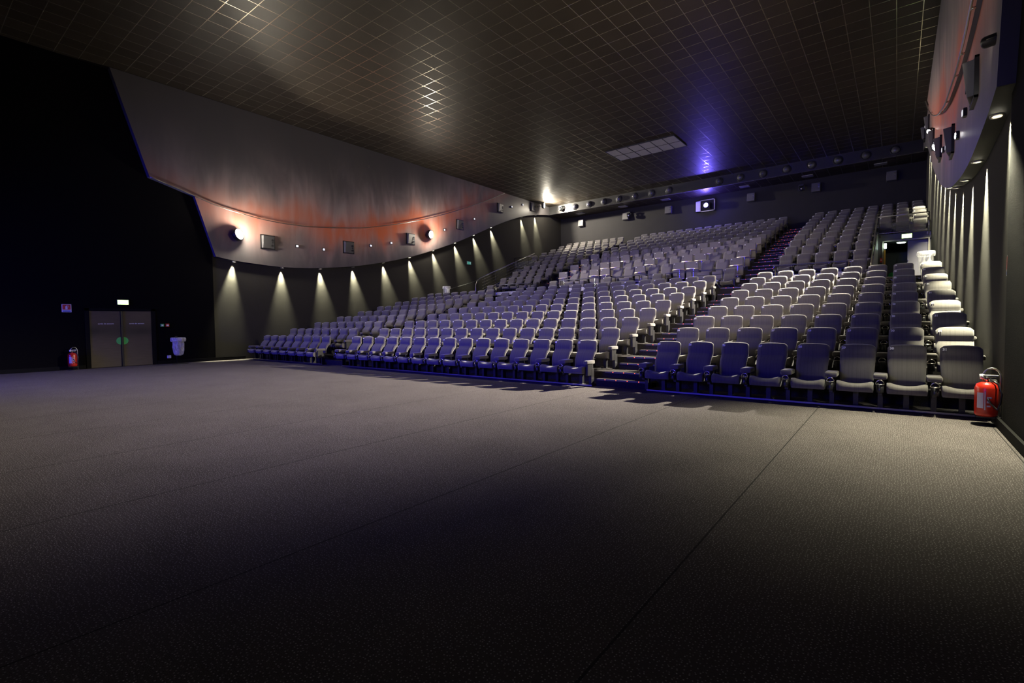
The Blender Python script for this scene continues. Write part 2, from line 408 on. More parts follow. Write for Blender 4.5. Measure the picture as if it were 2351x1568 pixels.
# seating terrace: one solid slab per row, with half steps in the stairs
bm = B()
front = {r: (row_y(r)-1.56 if r > 1 else -.6) for r in range(1, 21)}
front[10] = 14.8; front[11] = 19.5
TX0, TX1 = XL+.02, XR-.02
ends = {r: (front[r+1] if r < 20 else YB) for r in range(1, 21)}
def slab(x0, x1, y0, y1, z1, z0=ZF): box2(bm, W(x0, y0, z0), W(x1, y1, z1))
for r in range(1, 21):
    z = row_fz(r)
    segs = [(TX0, TX1)]
    if 11 <= r <= 15: segs = [(VX['L'][1], VX['R'][0])]
    for a, b in segs:
        if r == 1:
            slab(-34.3, -26.1, front[1], ends[1], z); slab(-24.16, -9.15, front[1], ends[1], z); slab(-7.17, .8, front[1], ends[1], z)
        elif r >= 16:
            zb = row_fz(16)-.35
            slab(VX['L'][1], VX['R'][0], front[r], ends[r], z)
            for k in 'LR': slab(VX[k][0]+(.02 if k == 'L' else 0), VX[k][1]-(.02 if k == 'R' else 0), max(front[r], front[16]-.0), ends[r], z, zb)
        else: slab(a, b, front[r], ends[r], z)
for k in 'LR': slab(VX[k][0]+.02, VX[k][1]-.02, front[11], YB, row_fz(10))   # floor of the entrance wells
for (x0, x1) in AIS:
    slab(x0+.02, x1-.02, -.15, .3, ZF+.2)
    for r in range(2, 21):
        dz = row_fz(r)-row_fz(r-1) if r > 1 else .4
        if r == 10: slab(x0+.02, x1-.02, front[10]-.55, front[10]+.01, row_fz(9)+dz/2)
        else: slab(x0+.02, x1-.02, front[r]-.6, front[r]+.01, row_fz(r)-dz/2)
o = struct('floor', bm, 'step')
# metal trims along the plinth of the front row
bm = B()
for a, b in ((-34.3, -26.1), (-24.16, -9.15), (-7.17, .8)):
    box2(bm, W(a, -.625, row_fz(1)-.03), W(b, -.58, row_fz(1)+.012))
struct('trim_1', bm, 'steel')
# pale riser boards below the first row above the cross aisle
bm = B()
for a, b in ((-32.0, -26.1), (-24.16, -9.15), (-7.17, -2.2)):
    box2(bm, W(a, 19.42, row_fz(11)-.2), W(b, 19.5, row_fz(11)+.1))
struct('trim_2', bm, 'fascia')

# side walls
for side, X, s in (('left', XL, -1), ('right', XR, 1)):
    bm = B()
    box2(bm, W(X, YF-.5, ZF-.1), W(X+s*.5, YB+.5, ZC+.3))
    struct('wall_'+side, bm, 'wall')
    # the part in front of the seats stands slightly proud (with the door opening on the left side)
    bm = B()
    p = -s*.07; y1 = -2.52 if side == 'left' else -2.02
    if side == 'left':
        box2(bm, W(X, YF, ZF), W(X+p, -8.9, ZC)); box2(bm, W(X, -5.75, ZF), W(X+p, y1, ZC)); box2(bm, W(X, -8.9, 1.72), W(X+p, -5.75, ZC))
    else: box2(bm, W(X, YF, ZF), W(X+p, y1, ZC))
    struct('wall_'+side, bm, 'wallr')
    bm = B()
    for a, b in (((YF, -8.95), (-5.7, -.7)) if side == 'left' else ((YF, -.7),)):
        box2(bm, W(X+p, a, ZF), W(X+p-s*.05, b, ZF+.2))
    struct('baseboard_'+side, bm, 'base')
bm = B(); box2(bm, W(XL-.5, YB, ZF-.1), W(XR+.5, YB+.5, ZC+.3)); struct('wall_back', bm, 'wallb')
bm = B(); box2(bm, W(XL-.5, YF-.6, ZF-.1), W(XR+.5, YF+.045, ZC+.3)); struct('wall_front', bm, 'base')
bm = B(); box2(bm, W(XL-.5, YF-.6, ZC), W(XR+.5, YB+.5, ZC+.4)); struct('ceiling', bm, 'ceil')
# bulkhead over the last rows: tiled front, dark tiled underside
bm = B(); box2(bm, W(XL, 35.8, 13.93), W(XR, 36.0, ZC+.1)); struct('wall_back', bm, 'bulk')
bm = B(); box2(bm, W(XL, 36.0, 13.93), W(XR, YB, 14.1)); struct('ceiling', bm, 'ceil')
# entrance well side walls (faces of the stepped terrace) with sloping parapet
for k, x in (('R', VX['R'][0]), ('L', VX['L'][1])):
    bm = B(); s = 1 if k == 'R' else -1
    poly = [((19.5)*U, (row_fz(10)-ZF)*U), (28.95*U, (row_fz(10)-ZF)*U), (28.95*U, (row_fz(16)+.25-ZF)*U), (27.2*U, (row_fz(15)+.45-ZF)*U), (19.5*U, (row_fz(11)+.2-ZF)*U)]
    prism(bm, poly, 'x', x*U, (x+s*.1)*U)
    struct('wall_'+('right' if k == 'R' else 'left'), bm, 'leaf')
# back walls of the entrance wells with the door opening
def well_back(k):
    x0, x1 = VX[k]; zf = row_fz(10); zt = row_fz(16)
    m0, m1 = (-1.72, .73) if k == 'R' else (-35.2, -32.75)
    bm = B()
    box2(bm, W(x0, 29.03, zf), W(m0, 29.3, zt-.3)); box2(bm, W(m1, 29.03, zf), W(x1, 29.3, zt-.3)); box2(bm, W(m0, 29.03, 6.2), W(m1, 29.3, zt-.3))
    box2(bm, W(x0, 28.95, 6.22), W(x1, 29.03, zt+.02))
    struct('wall_back', bm, 'spk')
    # corridor behind
    bm = B()
    for a, b in (((x0-.3, 36, zf), (x1, 36.2, 6.3)), ((x0-.3, 29.3, zf), (x0-.1, 36, 6.3)), ((x1-.02, 29.3, zf), (x1, 36, 6.3)), ((x0-.3, 29.3, 6.3), (x1, 36.2, 6.45))):
        box2(bm, W(*a), W(*b))
    struct('wall_back', bm, 'soffit')
    bm = B(); d = .08
    box2(bm, W(m0-d, 28.93, zf), W(m0, 29.05, 6.2+d)); box2(bm, W(m1, 28.93, zf), W(m1+d, 29.05, 6.2+d)); box2(bm, W(m0, 28.93, 6.2), W(m1, 29.05, 6.2+d))
    struct('trim_3' if k == 'R' else 'trim_4', bm, 'frame')
    return m0, m1
for k in 'RL':
    m0, m1 = well_back(k)
    zf = row_fz(10)
    d = thing('entrance_door', 'grey double door with green discs under the balcony beside the '+('right' if k == 'R' else 'left')+' wall', 'door', W((m0+m1)/2, 29.15, zf))
    w = (m1-m0)/2*U
    # right leaf closed, left leaf folded back into the corridor
    bm = B(); box2(bm, (0.1*w, -.02, 0.01), (w-.01, .025, (6.18-zf)*U)); lf = obj('door_leaf', bm, 'leaf', d)
    bm = B(); lathe(bm, [(.001, -.034), (.13, -.034), (.13, -.022), (.001, -.022)], axis='y', c=(.1*w, 0, 1.02)); g = obj('green_disc', bm, 'green', lf)
    bm = B(); cyl(bm, (.1*w+.01, -.035, 1.34), .02, .03, 'y'); obj('lock', bm, 'chrome', lf)
    bm = B(); box2(bm, (-w+.01, .03, .01), (-w+.05, w*1.0, (6.18-zf)*U)); obj('door_leaf', bm, 'leaf', d)
    if k == 'R':
        # inner doors at the end of the corridor
        t = thing('corridor_door', 'dark double door with green discs at the end of the entrance corridor', 'door', W(-1.0, 35.8, zf))
        bm = B(); box2(bm, (-.9, -.05, 0), (-.01, 0, 2.15)); box2(bm, (.01, -.05, 0), (.9, 0, 2.15)); obj('door_leaf', bm, 'black', t)
        for s in (-1, 1):
            bm = B(); lathe(bm, [(.001, -.06), (.15, -.06), (.15, -.051), (.001, -.051)], axis='y', c=(s*.17, 0, 1.0)); obj('green_disc', bm, 'green', t)
        t = thing('corridor_lamp', 'bright round ceiling lamp inside the dark entrance corridor', 'lamp', W(-.72, 30.6, 6.3))
        bm = B(); lathe(bm, [(.001, -.06), (.14, -.05), (.17, -.02), (.17, 0), (.001, 0)]); obj('diffuser', bm, 'corr', t)
        bm = B(); lathe(bm, [(.17, -.025), (.19, -.02), (.19, 0), (.17, 0)]); obj('rim', bm, 'steel', t)
        t = thing('emergency_lamp', 'small lit emergency lamp above a yellow strip by the entrance jamb', 'lamp', W(-1.62, 28.85, 5.9))
        bm = B(); box2(bm, (-.035, -.04, -.10), (.035, .04, .10), bev=.01); obj('diffuser', bm, 'corr', t)
        bm = B(); box2(bm, (-.045, .03, -.12), (.045, .045, .12)); obj('back_plate', bm, 'white', t)
        bm = B(); box2(bm, W(-1.70, 28.85, 3.4), W(-1.60, 28.94, 5.6)); tag(obj('marking_strip', bm, 'yellow'), 'yellow vertical marking strip beside the entrance opening', 'strip')
        bm = B(); box2(bm, W(-1.92, 28.80, 4.75), W(-1.78, 28.94, 5.05), bev=.01); t = tag(obj('alarm_button', bm, 'redv'), 'small red alarm box beside the yellow strip of the entrance', 'alarm box')
        bm = B(); box2(bm, W(-1.88, 28.77, 4.86), W(-1.82, 28.81, 4.94)); obj('push_plate', bm, 'white', t)
# exit signs
def exit_sign(loc, nrm, label, w=.30, h=.15, lit=True):
    rz = {'+x': PI/2, '-x': -PI/2, '-y': 0}[nrm]
    t = thing('exit_sign', label, 'sign', loc, rz)
    bm = B(); box2(bm, (-w/2-.02, -.03, -h/2-.02), (w/2+.02, 0, h/2+.02), bev=.006); obj('housing', bm, 'spk', t)
    if lit:
        bm = B(); box2(bm, (-w/2, -.036, -h/2), (w/2, -.03, h/2)); obj('lit_panel', bm, 'exitL', t)
    else:
        bm = B(); box2(bm, (-w/2, -.036, -h/2), (w/2, -.03, h/2)); obj('green_panel', bm, simple('faint_glow_green_sign', (.05, .45, .32), .5, emit=(.1, .8, .6), es=.25), t)  # unlit panel with a faint glow painted into its green
        bm = B()                                     # running figure and arrow
        box2(bm, (-w*.42, -.04, -h*.35), (-w*.3, -.036, h*.38)); box2(bm, (w*.26, -.04, -h*.35), (w*.42, -.036, h*.38))
        box2(bm, (-w*.12, -.04, -h*.06), (w*.14, -.036, h*.08)); prism(bm, [(w*.08, -h*.2), (w*.08, h*.22), (w*.2, 0)], 'y', -.04, -.036)
        obj('pictogram', bm, 'white', t)
    return t
exit_sign(W(XL+.08, -7.23, 2.11), '+x', 'bright green lit exit sign above the brushed double door')
exit_sign(W(XL+.01, 21.42, 6.80), '+x', 'small unlit green exit plate on the dark wall above the handrail', .34, .17, False)
exit_sign(W(-.43, 28.93, 6.48), '-y', 'bright green lit exit sign over the entrance under the glass balcony', .34, .17)

# ------------------------------------------------------------------ mural boards
LOW = [(-2.42, 5.12), (-1.27, 4.96), (.3, 4.85), (1.92, 4.80), (3.4, 4.85), (4.86, 4.97), (7.69, 5.33), (10.67, 5.92), (13.52, 6.64), (16.37, 7.56), (19.27, 8.6), (22.01, 9.72), (24.78, 10.9), (27.5, 11.95), (30.24, 12.87), (33.03, 13.52), (35.8, 13.93)]
CAB = [(-5.83, 9.35), (-4.58, 9.01), (-3.43, 8.67), (-2.21, 8.30), (-.62, 8.04), (1.1, 7.88), (2.97, 7.87), (4.31, 7.95), (7.26, 8.3), (9.31, 8.66), (12.96, 9.57), (16.61, 10.72), (19.53, 11.78), (23.43, 13.35), (26.47, 14.7), (26.9, 14.9)]
def smooth_pts(P, n=4):
    out = []
    for i in range(len(P)-1):
        p0, p1, p2, p3 = P[max(i-1, 0)], P[i], P[i+1], P[min(i+2, len(P)-1)]
        for k in range(n):
            t = k/n
            out.append(tuple(.5*((2*p1[j])+(-p0[j]+p2[j])*t+(2*p0[j]-5*p1[j]+4*p2[j]-p3[j])*t*t+(-p0[j]+3*p1[j]-3*p2[j]+p3[j])*t**3) for j in range(len(p1))))
    out.append(P[-1]); return out
LOWS, CABS = smooth_pts(LOW), smooth_pts(CAB)
def zlow(y):
    for (a, za), (b, zb) in zip(LOWS, LOWS[1:]):
        if a <= y <= b: return za+(zb-za)*(y-a)/(b-a)
    return LOW[0][1]
def yz(P): return [(y*U, (z-ZF)*U) for y, z in P]
SPK = [(.87, 6.41), (7.2, 6.75), (13.5, 8.2), (19.8, 10.37), (26.1, 13.1), (32.2, 14.25)]
SML = [(2.96, 6.38), (5.04, 6.36), (9.27, 7.13), (11.35, 7.59), (17.65, 9.57), (21.9, 11.27), (28.14, 13.59), (30.2, 14.19)]
DLY = [-1.27, 1.92, 4.86, 7.69, 10.67, 13.52, 16.37, 19.27, 22.01, 24.78, 30.24, 33.03]
POS = ['first', 'second', 'third', 'fourth', 'fifth', 'sixth', 'seventh', 'eighth', 'ninth', 'tenth', 'eleventh', 'twelfth', 'last']
for side, xf, xw, s in (('left', PL, XL, 1), ('right', PR, XR, -1)):
    t = thing('mural_panel', 'large curved wall panel printed with a rust and rose cloud on the '+side+' wall', 'wall panel', W(xf, 10, 5))
    inv = Matrix.Translation(-W(xf, 10, 5))
    def pm(name, bm, mats, parent=t, sm=False):
        bmesh.ops.transform(bm, matrix=inv, verts=bm.verts)
        return obj(name, bm, mats, parent, smooth=sm)
    bm = B()
    poly = yz([(-3.5, 8.67)]+LOWS+[(35.8, ZC-.02), (-3.0, ZC-.02)])
    fs = prism(bm, poly, 'x', xf*U, (xw-s*.02)*U, mi=1)
    for f in fs[:1]: f.material_index = 0
    for f in fs[2:]:
        if f.calc_center_median().y > -2.4*U: f.material_index = 2
    pm('lower_board', bm, ['mural', 'edge', 'soffit'])
    bm = B(); xu = xf+s*.10
    poly = yz([(-7.47, ZC-.02)]+CABS[:-1]+[(26.85, ZC-.02)])
    fs = prism(bm, poly, 'x', xu*U, (xf-s*.0)*U, mi=1); fs[0].material_index = 0
    # the part of the upper board ahead of the lower board reaches back to the wall
    fs = prism(bm, yz([(-7.47, ZC-.02), (-5.83, 9.35), (-4.58, 9.01), (-3.5, 8.69), (-3.0, ZC-.02)]), 'x', (xf-s*.001)*U, (xw-s*.02)*U, mi=1)
    pm('upper_board', bm, ['mural', 'edge'])
    bm = B()
    tube(bm, [W(xu+s*.09, y, z-.03) for y, z in CABS[:-3]], .017, 8)
    rail = pm('edge_rail', bm, 'steel', sm=True)
    for y, z in CABS[3:-4:5]:
        bm = B(); tube(bm, [W(xu, y, z-.03), W(xu+s*.09, y, z-.03)], .02, 8)
        bmesh.ops.transform(bm, matrix=inv, verts=bm.verts); o = obj('bracket', bm, 'chrome', rail)
    # wall speakers
    for i, (y, z) in enumerate(SPK):
        t2 = thing('wall_speaker', 'square grey speaker in a dark frame on the '+side+' mural, '+POS[i]+' from the screen', 'speaker', W(xf, y, z), PI/2*s, 'speakers on the murals')
        h = .30
        bm = B()
        for a, b in (((-h, -.05, -h), (h, 0, -h+.03)), ((-h, -.05, h-.03), (h, 0, h)), ((-h, -.05, -h), (-h+.03, 0, h)), ((h-.03, -.05, -h), (h, 0, h))): box2(bm, a, b)
        obj('frame', bm, 'black', t2)
        bm = B(); box(bm, (0, -.035, 0), (.52, .16, .52), Matrix.Rotation(.12, 4, 'X') @ Matrix.Rotation(.16*s, 4, 'Z'), bev=.012); cab = obj('cabinet', bm, 'spk', t2)
        bm = B(); cyl(bm, (.16, -.12, .08), .05, .03, 'y', mi=0); cyl(bm, (.16, -.12, -.14), .05, .03, 'y'); cyl(bm, (.16, -.125, -.02), .03, .03, 'y'); obj('driver', bm, 'black', cab)
    for i, (y, z) in enumerate(SML):
        br = side == 'right' and i in (1, )
        t2 = thing('accent_spotlight', 'small '+('bright ' if br else '')+'spotlight with pale lens on the '+side+' mural, '+POS[i]+' from the screen', 'spotlight', W(xf+s*.005, y, z), PI/2*s, 'small spotlights on the murals')
        bm = B(); box2(bm, (-.07, -.05, -.07), (.07, 0, .07), bev=.008); obj('housing', bm, 'black', t2)
        bm = B(); box2(bm, (-.05, -.062, -.045), (.05, -.05, .045), bev=.006); obj('lens', bm, 'lampr' if br else 'lamps', t2)
    # recessed downlights along the curved underside
    for i, y in enumerate(DLY):
        z = zlow(y); x = (xf+xw)/2+s*.02
        sl = (zlow(y+.3)-zlow(y-.3))/.6
        t2 = thing('downlight', 'small lit downlight under the '+side+' mural edge, '+POS[i]+' from the screen', 'downlight', W(x, y, z)-Vector((0, 0, .012)), 0, 'downlights under the murals')
        bm = B(); lathe(bm, [(.05, 0), (.075, 0), (.075, -.02), (.05, -.02)], seg=20); lathe(bm, [(.05, -.02), (.05, .0)], seg=20); obj('trim_ring', bm, 'steel', t2)
        bm = B(); lathe(bm, [(.001, -.012), (.035, -.014), (.05, -.008), (.05, 0)], seg=20); obj('lens', bm, 'lampd', t2)
        li = bpy.data.lights.new('downlight_beam', 'SPOT'); li.energy = 3600 if side == 'left' else 5200; li.color = (1, .955, .66)
        li.spot_size = math.radians(38 if side == 'left' else 46); li.spot_blend = 1; li.shadow_soft_size = .03
        if side == 'right' and i == 0: li.spot_size = math.radians(74); li.energy = 2700
        lo = bpy.data.objects.new('downlight_beam', li); COL.objects.link(lo); lo.parent = t2; lo.location = (-s*.045, 0, -.03)
        # lamp tilted a little towards the wall
        lo.rotation_euler = (math.radians(-15) if side == 'right' and i == 0 else 0, math.radians(5)*s*(-2.5 if side == 'right' and i == 0 else 1), 0)
        t2.rotation_euler = (math.atan(sl), 0, 0); t2.location.z -= .008+abs(sl)*.05

# ------------------------------------------------------------------ flood lamps
def aim(o, frm, to):
    o.rotation_euler = (Vector(to)-Vector(frm)).to_track_quat('-Z', 'Y').to_euler()
def flood(loc, to, label, energy, size, blend, col=(1, .90, .72), r=.06, lens='lampw', lr=.15, spill=0):
    loc = W(*loc); to = W(*to)
    t = thing('flood_lamp', label, 'lamp', loc)
    d = (to-loc).normalized(); q = d.to_track_quat('-Y', 'Z')
    rot = q.to_euler()
    bm = B(); lathe(bm, [(lr*1.1, .16), (lr*1.25, .12), (lr*1.25, -.0), (lr*1.15, -.02), (lr*1.02, -.02), (lr*1.02, .0), (.001, .01)], axis='y'); obj('housing', bm, 'dark', t, rot=rot, smooth=False)
    bm = B(); lathe(bm, [(.001, -.012), (lr*.7, -.01), (lr, 0), (lr, .004), (.001, .004)], axis='y'); obj('lens', bm, lens, t, rot=rot)
    bm = B(); tube(bm, [(lr*1.35, .05, 0), (lr*1.35, .16, 0), (0, .2, 0), (-lr*1.35, .16, 0), (-lr*1.35, .05, 0)], .01, 6); obj('yoke', bm, 'black', t, rot=rot)
    if label.startswith('bright white') or 'right mural' in label:
        gx = ((PL if loc.x < -5 else PR)*U)-loc.x
        bm = B(); tube(bm, [(0, 0, 0), (gx*.98, 0, 0)], .014, 6); cyl(bm, (gx*.97, 0, 0), .06, .02, 'x', 12); obj('bracket', bm, 'black', t)
    li = bpy.data.lights.new('flood_beam', 'SPOT'); li.energy = energy; li.color = col; li.spot_size = math.radians(size); li.spot_blend = blend; li.shadow_soft_size = r
    lo = bpy.data.objects.new('flood_beam', li); COL.objects.link(lo); lo.parent = t; lo.location = d*.04; aim(lo, (0, 0, 0), d)
    if spill:
        l2 = bpy.data.lights.new('flood_spill', 'POINT'); l2.energy = spill; l2.color = col; l2.shadow_soft_size = .12
        o2 = bpy.data.objects.new('flood_spill', l2); COL.objects.link(o2); o2.parent = t; o2.location = d*.2
    return t
flood((-34.45, -1.2, 6.62), (-14.45, 8.5, 11.2), 'bright white flood lamp on the left mural above the first downlight', 1550, 108, .35, spill=230, lr=.2)
flood((-34.45, 15.48, 8.8), (-5, 22.5, 5.5), 'bright white flood lamp at the middle of the left mural', 8500, 46, 1., spill=190, lr=.2)
flood((-34.0, 33.2, 14.5), (-27, 35.8, 13.8), 'bright white flood lamp in the ceiling corner behind the left mural', 3200, 140, .3, spill=340, lr=.18)
flood((.42, -2.05, 6.15), (-17, 10.5, 8.), 'dark flood lamp on the right mural nearest the screen wall', 2800, 108, .9, lr=.055, col=(1, .86, .64))
flood((.36, 20.7, 11.1), (-11.8, 2.6, ZF), 'bright flood lamp high on the right mural beyond the middle', 74000, 49, 1., lens='lampr', lr=.07)
flood((.36, 14.6, 8.6), (-14, 8, 3), 'bright flood lamp at the middle of the right mural', 500, 90, 1., lens='lampr', lr=.09)

# ------------------------------------------------------------------ screen and projector
bm = B(); box2(bm, W(-32, YF+.05, 2.2), W(-3., YF+.12, 13.6)); tag(obj('cinema_screen', bm, 'screen'), 'huge cinema screen glowing plain blue on the wall facing the seats', 'screen')
for cx, cz, sx, sy, en, spr in ((-16.5, 3.6, 20, 3, 700, 52), (-29.5, 3.0, 5, 1.4, 420, 84)):  # first is the screen's light; second an added blue fill for the left floor
    li = bpy.data.lights.new('screen_and_fill_light', 'AREA'); li.shape = 'RECTANGLE'; li.size = sx*U; li.size_y = sy*U; li.energy = en*.72; li.color = (.045, .03, 1); li.spread = math.radians(spr)
    lo = bpy.data.objects.new('screen_and_fill_light', li); COL.objects.link(lo); lo.location = W(cx, YF+.18, cz); lo.rotation_euler = (PI/2-.10, 0, 0)
t = thing('projector', 'projector with blazing blue lens at the projection window', 'projector', W(-16.9, 38.35, 12.80))
bm = B(); box2(bm, (-.22, -.05, -.2), (.22, .35, .2), bev=.02); obj('body', bm, 'dark', t)
bm = B(); lathe(bm, [(.17, .0), (.17, -.12), (.13, -.13), (.13, -.02)], axis='y'); obj('lens_barrel', bm, 'black', t)
bm = B(); lathe(bm, [(.001, -.13), (.09, -.12), (.13, -.09), (.13, -.08), (.001, -.08)], axis='y'); obj('lens', bm, 'lampb', t)
li = bpy.data.lights.new('projector_glow', 'POINT'); li.energy = 300; li.color = (.12, .08, 1); li.shadow_soft_size = .1
lo = bpy.data.objects.new('projector_glow', li); COL.objects.link(lo); lo.parent = t; lo.location = (0, -.18, 0); lo.rotation_euler = (-PI/2, 0, 0)
t = thing('projection_window', 'pale framed projection window in the back wall around the blue projector', 'window', W(-17.15, YB, 12.9))
bm = B(); w, h = .98*U, .62*U
for a, b in (((-w, -.1, -h), (w, 0, -h+.05)), ((-w, -.1, h-.05), (w, 0, h)), ((-w, -.1, -h), (-w+.3, -.0, h)), ((w-.06, -.1, -h), (w, 0, h))): box2(bm, a, b)
obj('frame', bm, 'portw', t)
bm = B(); box2(bm, (-w+.1, -.02, -h), (w, -.005, h)); obj('pane', bm, 'black', t)
# back wall speakers, moving heads and soffit plates
for i, x in enumerate((-32.2, -26.2, -21.1, -12.65, -7.05, -1.45)):
    t = thing('surround_speaker', 'dark box speaker high on the back wall, '+POS[i]+' counted from the left mural', 'speaker', W(x, YB, 13.0), 0, 'speakers on the back wall')
    bm = B(); box(bm, (0, -.14, 0), (.44, .24, .5), Matrix.Rotation(-.12, 4, 'X'), bev=.015); c = obj('cabinet', bm, 'spk', t)
    bm = B(); cyl(bm, (.14, -.28, .13), .03, .02, 'y'); cyl(bm, (.14, -.26, -.0), .03, .03, 'y'); cyl(bm, (.14, -.25, -.13), .03, .03, 'y'); obj('driver', bm, 'chrome', c)
    bm = B(); box2(bm, (-.05, -.05, -.05), (.05, 0, .05)); obj('bracket', bm, 'black', t)
for i, x in enumerate((-31.6, -26., -21., -13.0, -7.6, -2.2)):
    bm = B(); box2(bm, W(x-.45, 37.2, 13.88), W(x+.45, 37.9, 13.93)); tag(obj('ceiling_plate', bm, 'pale'), 'pale flat plate under the rear soffit, '+POS[i]+' counted from the left mural', 'panel', 'plates under the rear soffit')
def moving_head(loc, label, s=1.):
    t = thing('moving_head_light', label, 'stage light', loc)
    bm = B(); tube(bm, [(0, 0, .2*s), (0, 0, (13.93-ZF)*U-loc[2] if loc[2] < (13.93-ZF)*U-.25 else .3)], .015, 8); obj('hanging_pole', bm, 'black', t)
    bm = B(); box2(bm, (-.13*s, -.1*s, .12*s), (.13*s, .1*s, .22*s), bev=.01); obj('base', bm, 'black', t)
    bm = B(); box2(bm, (-.16*s, -.04*s, -.12*s), (-.13*s, .04*s, .14*s)); box2(bm, (.13*s, -.04*s, -.12*s), (.16*s, .04*s, .14*s)); obj('yoke', bm, 'dark', t)
    bm = B(); lathe(bm, [(.06*s, .14*s), (.11*s, .1*s), (.12*s, -.1*s), (.1*s, -.16*s), (.085*s, -.16*s), (.08*s, -.12*s), (.001, -.1*s)], axis='y', c=(0, 0, -.04*s)); h = obj('head', bm, 'dark', t, smooth=True)
    bm = B(); lathe(bm, [(.001, -.14*s), (.05*s, -.13*s), (.075*s, -.11*s)], axis='y', c=(0, 0, -.04*s)); obj('lens', bm, 'chrome', h)
moving_head(W(-25.6, 38.3, 13.0), 'black moving head stage light beside the second back wall speaker')
moving_head(W(-8.2, 38.3, 13.05), 'black moving head stage light beside the fifth back wall speaker')
moving_head(W(-33.15, 35.45, 14.35), 'black moving head light silhouetted on the bright bulkhead near the corner lamp', .95)
# round dome lamps along the bulkhead
for i, x in enumerate([-31.34+1.9*k for k in range(7)]+[-14.93+1.963*k for k in range(8)]):
    t = thing('dome_lamp', 'round glossy dome lamp on the bulkhead, '+(POS[i] if i < 7 else ORD[i+1])+' counted from the left mural', 'lamp', W(x, 35.8, 14.39), 0, 'dome lamps along the bulkhead')
    bm = B(); lathe(bm, [(.235, 0), (.24, -.03), (.215, -.06), (.19, -.05), (.19, 0)], axis='y', seg=28); obj('rim', bm, 'black', t, smooth=True)
    bm = B(); lathe(bm, [(.195, -.03), (.185, -.09), (.15, -.15), (.09, -.19), (.001, -.205)], axis='y', seg=28); obj('dome', bm, simple('dome_glass', (.05, .05, .06), .08, spec=1) if i == 0 else bpy.data.materials['dome_glass'], t, smooth=True)
# ceiling air grille
t = thing('ceiling_vent', 'rectangular slatted air grille set flush into the tiled ceiling', 'vent', W(-17.4, 23.55, ZC))
bm = B(); box2(bm, (-2.9*U, -1.45*U, -.02), (2.9*U, 1.45*U, 0)); obj('backing', bm, 'soffit', t)
bm = B()
for k in range(30): box2(bm, (-2.85*U, (-1.4+k*2.8/29-.03)*U, -.045), (2.85*U, (-1.4+k*2.8/29+.015)*U, -.02))
obj('slats', bm, 'pale', t)
bm = B()
for k in range(7): box2(bm, (((-2.9+k*5.8/6)-.02)*U, -1.45*U, -.055), (((-2.9+k*5.8/6)+.02)*U, 1.45*U, -.02))
for k in (-1.45, 0, 1.43): box2(bm, (-2.9*U, (k-.01)*U, -.055), (2.9*U, (k+.03)*U, -.02))
obj('frame', bm, 'dark', t)

# ------------------------------------------------------------------ standard seat (origin: floor of its row, under the number line)
def grid_pad(w_of, prof, th, nx=10, round_=.05, dip=None):
    """upholstered pad: profile points (y, z) swept across x with rounded side edges; front surface offset by th along the normal"""
    bm = B(); n = len(prof); rows_f = []; rows_b = []
    for j, (y, z) in enumerate(prof):
        a = prof[max(j-1, 0)]; b = prof[min(j+1, n-1)]
        t = Vector((b[0]-a[0], b[1]-a[1])).normalized(); nr = Vector((t[1], -t[0]))      # towards +y/back when going up
        w = w_of(j/(n-1))/2; t_ = th(j/(n-1)) if callable(th) else th
        rf = []; rb = []
        for i in range(nx+1):
            u = -1+2*i/nx; x = math.copysign(abs(u)**.8, u)*w
            e = min(1, (1-abs(x)/w)*w/round_) if w else 1
            e = math.sqrt(max(0, 1-(1-e)**2))
            ins = (1-e)*t_*.45; dp = dip(u, j/(n-1)) if dip else 0
            rf.append(bm.verts.new((x, y+nr[0]*ins, z+nr[1]*ins-dp))); rb.append(bm.verts.new((x, y+nr[0]*(t_-ins), z+nr[1]*(t_-ins)-dp)))
        rows_f.append(rf); rows_b.append(rb)
    def quad(a, b, c, d):
        f = bm.faces.new((a, b, c, d)); f.smooth = True
    for j in range(n-1):
        for i in range(nx):
            quad(rows_f[j][i], rows_f[j][i+1], rows_f[j+1][i+1], rows_f[j+1][i])
            quad(rows_b[j][i+1], rows_b[j][i], rows_b[j+1][i], rows_b[j+1][i+1])
        quad(rows_f[j][0], rows_f[j+1][0], rows_b[j+1][0], rows_b[j][0])
        quad(rows_f[j][nx], rows_b[j][nx], rows_b[j+1][nx], rows_f[j+1][nx])
    for i in range(nx):
        quad(rows_f[0][i+1], rows_f[0][i], rows_b[0][i], rows_b[0][i+1])
        quad(rows_f[-1][i], rows_f[-1][i+1], rows_b[-1][i+1], rows_b[-1][i])
    return bm
def z0(z): return (z+1.46)*U
def pr(P): return [(y*U, z0(z)) for y, z in P]
BACK = pr([(-.36, -.90), (-.36, -.75), (-.335, -.60), (-.27, -.46), (-.18, -.35), (-.095, -.285), (-.085, -.25), (-.10, -.18), (-.09, -.10), (-.055, -.02), (.005, .055), (.05, .085)])
def bw(t): return (.71+.05*min(1, t*2.2)-(.045 if t > .97 else .0))*U
def back_th(t): return (.155 if t < .9 else .09)*U
def make_back():
    bm = grid_pad(bw, BACK, back_th, nx=12, round_=.035, dip=lambda u, t: .018*u*u*(1 if t > .88 else 0))
    return mesh('backrest', bm, 'fab')
me_back = make_back()
CUSH = pr([(-1.06, -1.04), (-1.10, -.96), (-1.10, -.86), (-1.06, -.79), (-.96, -.76), (-.8, -.78), (-.6, -.82), (-.38, -.84)])
